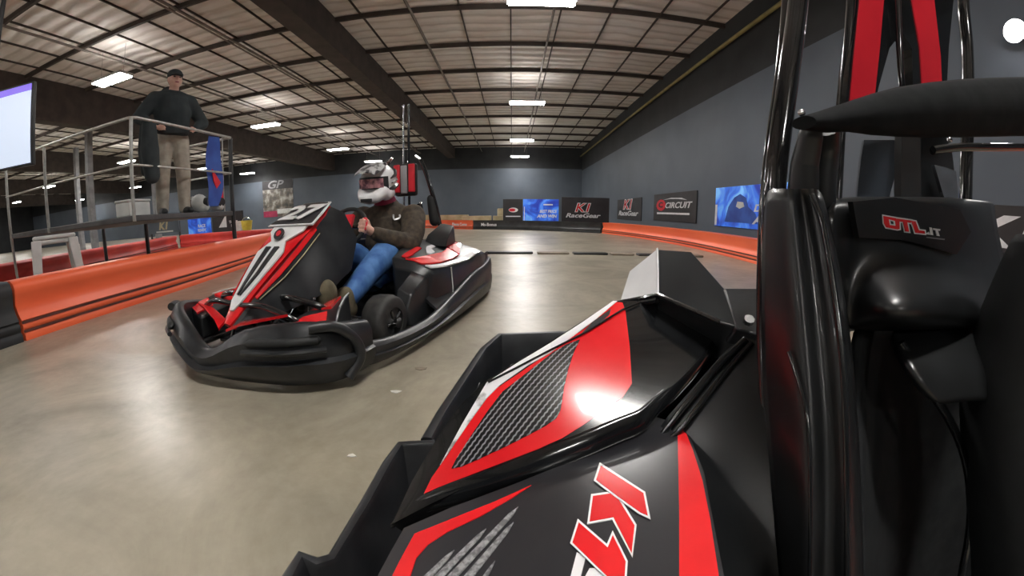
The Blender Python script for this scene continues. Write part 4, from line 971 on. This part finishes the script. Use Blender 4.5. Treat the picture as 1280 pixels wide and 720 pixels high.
# rim under the upper panel
rim = [U.hit(*p, -.004) for p in c7([(-30, 815), (20, 770), (70, 728), (180, 680), (300, 640), (480, 570), (660, 498), (760, 455), (832, 425), (890, 374), (960, 320), (1060, 212), (1110, 140)])]
rimp = [Vector(q) for q in interp([tuple(p) for p in rim], 4)]
rr = []
for i, p in enumerate(rimp):
    t = i/(len(rimp)-1); k = min(1, .25+3*t)*(1 if t < .65 else 1-.55*(t-.65)/.35)
    v1 = Vector((.05, -.45, -.89))*.017*k; v2 = (U.n+Vector((0, -.5, 0))).normalized()*.0085*k
    c_ = p+v1*.75
    rr.append([c_+v1*math.cos(a_)+v2*math.sin(a_) for a_ in [2*PI*j/18 for j in range(18)]])
own(MB().loft(rr, True, True), 'pod_rim', M['gloss'], smooth=True, angle=70)
# --- lower pod panel with the big lettering
LA, LB, LC = at(490, 655, Y=.34), at(845, 540, Y=.40), at(640, 720, Y=.24)
Ls = Surf(LA, LB, LC, .012, (LA+LB+LC)/3, .2)
lower = [(440, 800), (462, 740), (474, 716), (488, 690), (505, 660), (560, 636), (640, 606), (700, 582), (760, 558), (800, 536), (815, 520), (850, 530), (862, 545), (878, 590), (905, 720), (915, 790), (918, 850), (700, 860), (430, 860)]
lo = own(patch(lower, Ls, 0, .03, 20), 'lower_side_pod', M['char'], smooth=True, angle=60)
dec([(489, 722), (500, 700), (518, 667), (560, 650), (620, 626), (664, 606), (640, 622), (600, 645), (560, 664), (535, 680), (520, 697), (512, 722), (500, 760), (470, 760)], 'red_decal', M['red'], .0012, lo, Ls)
dec([(847, 540), (852, 537), (858, 542), (866, 562), (878, 600), (888, 650), (899, 722), (908, 790), (849, 790), (849, 640)], 'red_decal', M['red'], .0012, lo, Ls)
c6 = lambda pts: crop(pts, 3.272, 600, 500)
Ka = c6([(494, 268), (668, 380), (686, 472), (655, 458), (562, 392), (540, 375), (475, 326)])
Kb = c6([(462, 392), (545, 380), (562, 398), (632, 512), (620, 625), (545, 478), (448, 496)])
K1 = c6([(404, 500), (522, 602), (543, 552), (596, 660), (588, 770), (520, 720), (378, 582)])
Kw = c6([(396, 622), (432, 640), (402, 760), (360, 760)])
Ks = c6([(430, 720), (448, 688), (475, 686), (500, 705), (510, 760), (430, 780)])
g2 = 2.6
for i, q in enumerate((Kb, Ka, K1)):
    dec(grow(q, g2), 'letter_outline', M['white'], .0012+.0010*i, lo, Ls, step=20)
    dec(q, 'letter', M['red'], .0017+.0010*i, lo, Ls, step=20)
dec(Kw, 'letter', M['white'], .0012, lo, Ls, step=20); dec(Ks, 'letter', M['white'], .0012, lo, Ls, step=20)
c5 = lambda pts: crop(pts, 2.25, 340, 400)
for a, b, wd in (((692, 525), (470, 760), 12), ((679, 568), (520, 760), 12), ((602, 586), (430, 760), 11), ((512, 646), (400, 760), 11), ((627, 676), (575, 760), 9)):
    a = Vector(a); b = Vector(b); d = (b-a).normalized(); nn = Vector((-d.y, d.x))
    dec(c5([tuple(a), tuple(a+d*30+nn*wd*.5), tuple(b+nn*wd), tuple(b-nn*wd), tuple(a+d*30-nn*wd*.5)]), 'grey_streak', M['streak'], .0012, lo, Ls)
ZA, ZB, ZC = at(800, 530, Y=.47), at(900, 395, Y=.585), at(950, 430, Y=.50)
own(patch([(760, 560), (800, 500), (840, 450), (890, 385), (960, 380), (965, 440), (900, 500), (840, 560)], Surf(ZA, ZB, ZC), 0, .01, 40), 'pod_shoulder', M['gloss'])
# --- inner flank of the pod, running down to the seat
FA, FB, FC = at(850, 540, Y=.40), at(945, 425, Y=.40), at(930, 720, Y=.24)
own(patch([(812, 552), (835, 520), (870, 480), (905, 440), (930, 422), (955, 428), (985, 450), (1000, 560), (1010, 720), (1010, 850), (900, 850), (905, 720), (880, 590), (862, 545), (850, 535), (838, 545)], Surf(FA, FB, FC, .015, (FA+FB+FC)/3, .12), 0, .02, 20), 'pod_flank', M['black'], smooth=True, angle=60)
V = Surf(FA, FB, FC, .015, (FA+FB+FC)/3, .12)
vl = [V.hit(*p, .004) for p in ((933, 424), (900, 455), (865, 497), (832, 538), (824, 548))]
own(MB().tube(interp([tuple(p) for p in vl], 4), .005, 12), 'pod_lip', M['gloss'], smooth=True)
vl = [V.hit(*p, .004) for p in ((800, 522), (808, 545), (818, 556), (832, 551), (850, 538), (880, 500), (915, 455), (940, 428))]
own(MB().tube(interp([tuple(p) for p in vl], 4), .004, 12), 'pod_lip', M['gloss'], smooth=True)
# inner pod top between rim and wedge: smooth black bowl
# --- wedge scoop with pale end face
wa = lambda x, y, Y: at(680+x/2.667, 290+y/2.667, Y=Y)
T1, T2, T3, T4 = wa(378, 55, .655), wa(285, 130, .715), wa(252, 234, .675), wa(380, 210, .57)
T5, T6, T7, T8 = wa(490, 64, .73), wa(600, 185, .59), wa(740, 342, .45), wa(585, 300, .475)
sc = MB()
front = [T1, T4, T8, T7, wa(745, 200, .62), T6, T5]
back = [p+Vector((.0, .10, -.05)) for p in front]
sc.add([T1, T4, T8, T7, T6, T5], [(0, 1, 2, 3, 4, 5)])
bk_ = [p+Vector((.03, .06, -.10)) for p in (T1, T4, T8, T7, T6, T5)]
sc = MB().loft([[T1, T4, T8, T7, T6, T5], bk_], True, True)
wso = own(sc, 'air_scoop', M['black'], bevel=.004)
own(MB().loft([[T1, T2, T3, T4], [p+Vector((.02, .02, -.02)) for p in (T1, T2, T3, T4)]], True, True), 'scoop_face', M['white'], wso, bevel=.002)
own(MB().tube([T3, T4, T8], .004, 8), 'scoop_edge', M['tube'], wso, smooth=True)
own(MB().tube([T3+Vector((0,0,-.008)), T4+Vector((0,0,-.008))], .005, 8), 'scoop_edge', M['tube'], wso, smooth=True)
own(MB().tube([T1, T4], .0018, 8), 'scoop_edge', M['white'], wso, smooth=True)
br = [wa(600, 187, .58), wa(745, 187, .54), wa(745, 350, .44), wa(640, 322, .46)]
own(MB().loft([br, [p+Vector((.0, .02, -.03)) for p in br]], True, True), 'scoop_bracket', M['satin'], wso, bevel=.003)
bl = wa(680, 300, .455)
own(MB().tube([bl, bl+Vector((-.001, -.004, .006))], .008, 8), 'bolt', M['chrome'], wso, smooth=True)

# --- seat
ROWS = [236, 300, 370, 450, 530, 620, 720, 830]
cols = [
    ([956, 953, 951, 951, 956, 964, 972, 985], [.274]*8, 'X'),
    ([968, 968, 970, 976, 985, 990, 992, 995], [.268]*8, 'X'),
    ([982, 984, 988, 995, 1004, 1007, 1006, 1004], [.267]*8, 'X'),
    ([994, 999, 1005, 1011, 1017, 1018, 1016, 1014], [.273]*8, 'X'),
    ([998, 1010, 1020, 1030, 1038, 1040, 1038, 1036], [.300]*8, 'X'),
    ([1018, 1030, 1041, 1051, 1057, 1060, 1060, 1060], [.290]*8, 'X'),
    ([1028, 1042, 1056, 1066, 1072, 1076, 1078, 1080], [.330]*8, 'X'),
]
def grid_surface(G, name, m, th=.012, parent=None, sub=2):
    """control grid of world points -> closed shell"""
    nr, nc = len(G), len(G[0]); mb = MB()
    mb.add([p for r in G for p in r], [(i*nc+k, i*nc+k+1, (i+1)*nc+k+1, (i+1)*nc+k) for i in range(nr-1) for k in range(nc-1)])
    o = own(mb, name, m, parent, sub=sub)
    s_ = o.modifiers.new('solid', 'SOLIDIFY'); s_.thickness = th; s_.offset = -1
    return o
G = [[at(c[0][i], ROWS[i], X=c[1][i]) for c in cols] for i in range(8)]
seat = grid_surface(G, 'seat_bolster', M['seatgloss'])
for pts, r in (([(1014, 244), (1026, 272), (1034, 310), (1042, 360), (1050, 420), (1055, 480), (1058, 560), (1059, 640), (1059, 720), (1059, 800)], .0032), ([(986, 440), (996, 470), (1007, 510), (1012, 560), (1013, 640), (1012, 720), (1010, 800)], .0022)):
    own(MB().tube(interp([tuple(at(x, y, X=.284 if r > .003 else .264)) for x, y in pts], 4), r, 12), 'seat_edge', M['gloss'], seat, smooth=True)  # thin gloss lips added along the ridges to catch a highlight
# upper back of the seat with the maker's lettering
SY = .345
GB = []
for (py, dy) in ((246, .03), (254, .0), (285, -.002), (312, -.004), (335, -.022), (362, -.058), (388, -.078), (404, -.07), (413, -.035), (414, .03)):
    row = []
    for (px, ddy) in ((1040, -.02), (1060, .005), (1085, .0), (1110, -.004), (1140, -.006), (1170, -.004), (1198, .0), (1222, .012), (1243, .035)):
        sh_ = 0
        if px >= 1198: sh_ = max(0, (py-262))*.22*(px-1180)/63
        shp = {1040: 0, 1060: .1, 1085: .5, 1110: .85, 1140: 1, 1170: 1, 1198: .9, 1222: .6, 1243: .2}[px]
        row.append(at(px+sh_, py+(6 if px > 1180 else 0)*(px-1180)/60+(4 if px < 1060 else 0), Y=SY+(dy*shp if dy < -.005 else dy)+ddy))
    GB.append(row)
sb = grid_surface(GB, 'seat_back', M['seatgloss'], .015)
# label panel across the top
OA, OB, OCp = at(1070, 255, Y=.332), at(1200, 265, Y=.331), at(1130, 300, Y=.330)
OS = Surf(OA, OB, OCp)
own(patch([(1066, 252), (1120, 247), (1200, 262), (1214, 290), (1196, 318), (1130, 300), (1074, 297)], OS, .0, .008, 20), 'label_panel', M['seatgloss'], sb)
c8 = lambda pts: crop(pts, 11.07, 1090, 255)
O_ = [(165, 165), (330, 195), (382, 235), (385, 345), (355, 352), (205, 325), (172, 265)]
Oi = [(240, 215), (318, 235), (325, 300), (255, 290)]
T_ = [(350, 200), (545, 228), (540, 262), (490, 255), (515, 385), (465, 380), (435, 250), (360, 240)]
Lc = [(548, 232), (605, 240), (650, 362), (730, 372), (735, 412), (605, 398)]
for q in (O_, T_, Lc): own(patch(grow(c8(q), 1.5), OS, .0012, .001, 20), 'letter_outline', M['white'], sb)
for q in (O_, T_, Lc): own(patch(c8(q), OS, .0022, .001, 20), 'letter', M['red'], sb)
own(patch(c8(Oi), OS, .0030, .001, 20), 'letter_outline', M['white'], sb)
own(patch(c8([(262, 235), (295, 242), (300, 280), (268, 274)]), OS, .0036, .001, 20), 'letter', M['matte'], sb)
for q in ([(755, 405), (790, 385), (805, 425), (765, 420)], [(800, 322), (830, 328), (850, 432), (815, 425)], [(850, 335), (948, 348), (942, 372), (915, 368), (940, 445), (900, 440), (880, 362), (852, 360)]):
    own(patch(c8(q), OS, .0016, .001, 20), 'letter', M['white'], sb)
own(patch(c8([(760, 455), (1010, 480), (1005, 500), (758, 468)]), OS, .0016, .001, 20), 'letter', M['grey'], sb)
# lumbar recess: curved shelf and the long inner lip on the far side
GL = []
for r_, row in enumerate([
        [(1112, 412, .335), (1140, 406, .335), (1175, 402, .33), (1215, 402, .32), (1250, 408, .31)],
        [(1118, 425, .312), (1148, 420, .31), (1185, 418, .303), (1222, 418, .293), (1256, 424, .285)],
        [(1132, 450, .275), (1160, 446, .272), (1196, 440, .27), (1230, 440, .262), (1262, 446, .255)],
        [(1150, 478, .25), (1176, 474, .248), (1206, 470, .243), (1238, 470, .236), (1268, 474, .23)],
        [(1172, 508, .24), (1192, 504, .236), (1214, 500, .232), (1244, 502, .225), (1274, 504, .22)]]):
    GL.append([at(x, y, Y=Y) for x, y, Y in row])
grid_surface(GL, 'lumbar_shelf', M['seatgloss'], .01)
lip = [(1126, 428, .300), (1142, 456, .285), (1164, 490, .272), (1186, 524, .258), (1202, 560, .245), (1211, 600, .23), (1213, 640, .215), (1209, 680, .20), (1201, 722, .185), (1190, 790, .165)]
own(MB().tube(interp([tuple(at(x, y, Y=Y)) for x, y, Y in lip], 4), .006, 12), 'seat_lip', M['gloss'], smooth=True)
# dark inside of the seat well, behind everything
GW = []
for y, Y in ((405, .40), (470, .38), (540, .34), (620, .29), (720, .24), (790, .20)):
    GW.append([at(x, y, Y=Y+dd) for x, dd in ((1062, -.06), (1085, .0), (1130, .02), (1180, .0), (1215, -.02), (1245, -.05))])
grid_surface(GW, 'seat_well', M['padblk'], .01)
# near bolster at the right edge
GN = []
for i, (py) in enumerate((300, 345, 400, 450, 500, 560, 640, 740, 860)):
    x0 = [1284, 1262, 1238, 1222, 1214, 1218, 1226, 1232, 1236][i]
    GN.append([at(x0, py, X=.66), at(x0+8, py, X=.625), at(x0+28, py, X=.60), at(x0+60, py, X=.60), at(x0+110, py, X=.61)])
grid_surface(GN, 'seat_bolster', M['matte'], .02)
# --- head pad and bracket
Hp = []
top_ = [(1004, 145), (1030, 137), (1060, 127), (1090, 117), (1120, 109), (1160, 103), (1200, 99), (1240, 97), (1290, 96), (1360, 96)]
bot_ = [(1005, 162), (1032, 166), (1060, 165), (1090, 169), (1120, 171), (1160, 172), (1200, 172), (1240, 171), (1290, 170), (1360, 168)]
pr = []
for (a, b) in zip(top_, bot_):
    A = at(*a, Y=.31); B = at(*b, Y=.31); c = (A+B)/2; h = (A-B).length/2; u = (A-B).normalized(); dpt = .010+min(h*.5, .018)
    pr.append([c+u*h*math.cos(t)+Vector((.4, -1, 0)).normalized()*(-dpt)*math.sin(t)*(-1 if 1 else 1) for t in [2*PI*k/16 for k in range(16)]])
hpad = own(MB().loft(pr, True, True), 'head_pad', M['padblk'], smooth=True, angle=60)
own(MB().limb([at(1016, 156, Y=.33), at(1013, 172, Y=.335), at(1006, 205, Y=.345), at(1002, 262, Y=.352)], [.010, .0135, .0155, .019], 20), 'pad_bracket', M['black'], smooth=True)
own(MB().tube(interp([tuple(at(1030, 158, Y=.345)), tuple(at(1030, 190, Y=.36)), tuple(at(1026, 240, Y=.362)), tuple(at(1030, 290, Y=.362))], 4), .018, 14), 'pad_bracket', M['black'], smooth=True)
bt = at(1002, 141, Y=.315); own(MB().ball(bt, .004, 10), 'bolt', M['chrome'], smooth=True)
# --- posts behind the seat
def post(pts, r, name, m, par=None): return own(MB().tube(interp([tuple(at(x, y, Y=Y)) for x, y, Y in pts], 4), r, 14), name, m, par, smooth=True)
post([(1002, -60, .40), (998, 0, .40), (985, 100, .39), (974, 180, .385), (968, 240, .38), (966, 300, .375), (966, 360, .37)], .0135, 'roll_post', M['tube'])
post([(984, -60, .44), (984, 0, .44), (975, 100, .43), (964, 180, .42), (958, 240, .41), (955, 300, .40), (953, 380, .39), (955, 470, .36), (962, 600, .30), (975, 760, .24)], .008, 'roll_post', M['tube'])
post([(1066, -60, .42), (1064, 0, .42), (1056, 100, .42), (1050, 180, .41), (1046, 250, .40)], .007, 'roll_post', M['tube'])
post([(1206, -60, .44), (1204, 0, .44), (1209, 60, .44), (1210, 120, .43), (1208, 200, .42), (1206, 270, .41)], .012, 'roll_post', M['tube'])
# back panel with two red strips
BPa, BPb, BPc = at(1070, 0, Y=.415), at(1180, 0, Y=.415), at(1120, 160, Y=.40)
BP = Surf(BPa, BPb, BPc)
bp = own(patch([(1076, -60), (1196, -60), (1192, 0), (1186, 60), (1182, 140), (1142, 150), (1140, 60), (1128, 40), (1112, 60), (1098, 110), (1090, 150), (1056, 150), (1062, 80), (1072, 0)], BP, 0, .02, 30), 'back_panel', M['gloss'], smooth=True)
own(patch([(1078, -60), (1108, -60), (1105, 0), (1100, 60), (1092, 135), (1062, 135), (1068, 70), (1075, 0)], BP, .002, .004, 30), 'red_strip', M['padred'], bp)
own(patch([(1134, -60), (1164, -60), (1168, 0), (1176, 70), (1179, 135), (1155, 135), (1150, 60), (1140, 0)], BP, .002, .004, 30), 'red_strip', M['padred'], bp)
post([(1120, -40, .40), (1124, 60, .40), (1130, 140, .40)], .005, 'roll_post', M['tube'])
# mounting plates under the head pad
own(patch([(1127, 165), (1151, 165), (1151, 262), (1126, 262)], Surf(at(1127, 165, Y=.39), at(1151, 165, Y=.39), at(1127, 262, Y=.385)), 0, .012, 40), 'mount_strap', M['matte'])
own(patch([(1151, 165), (1180, 165), (1190, 190), (1198, 255), (1190, 266), (1151, 258)], Surf(at(1151, 165, Y=.42), at(1190, 165, Y=.42), at(1151, 262, Y=.41)), 0, .008, 40), 'mount_plate', M['black'])
own(patch([(1168, 206), (1182, 209), (1195, 214), (1200, 262), (1184, 258), (1178, 240)], Surf(at(1151, 165, Y=.40), at(1190, 165, Y=.40), at(1151, 262, Y=.39)), 0, .006, 40), 'mount_plate', M['chrome'])
own(patch([(1080, 175), (1124, 175), (1124, 200), (1112, 245), (1106, 262), (1070, 258), (1076, 200)], Surf(at(1151, 165, Y=.45), at(1190, 165, Y=.45), at(1151, 262, Y=.44)), 0, .004, 40), 'mount_plate', M['wall'])  # plate in wall colour, added in the gap where the wall shows
post([(1166, 188, .40), (1200, 184, .385), (1240, 184, .37), (1300, 184, .35)], .007, 'cross_bar', M['tube'])
for (x, y) in ((1160, 258), (1168, 259), (1187, 175)): own(MB().ball(at(x, y, Y=.37), .0045, 10), 'bolt', M['chrome'], smooth=True)
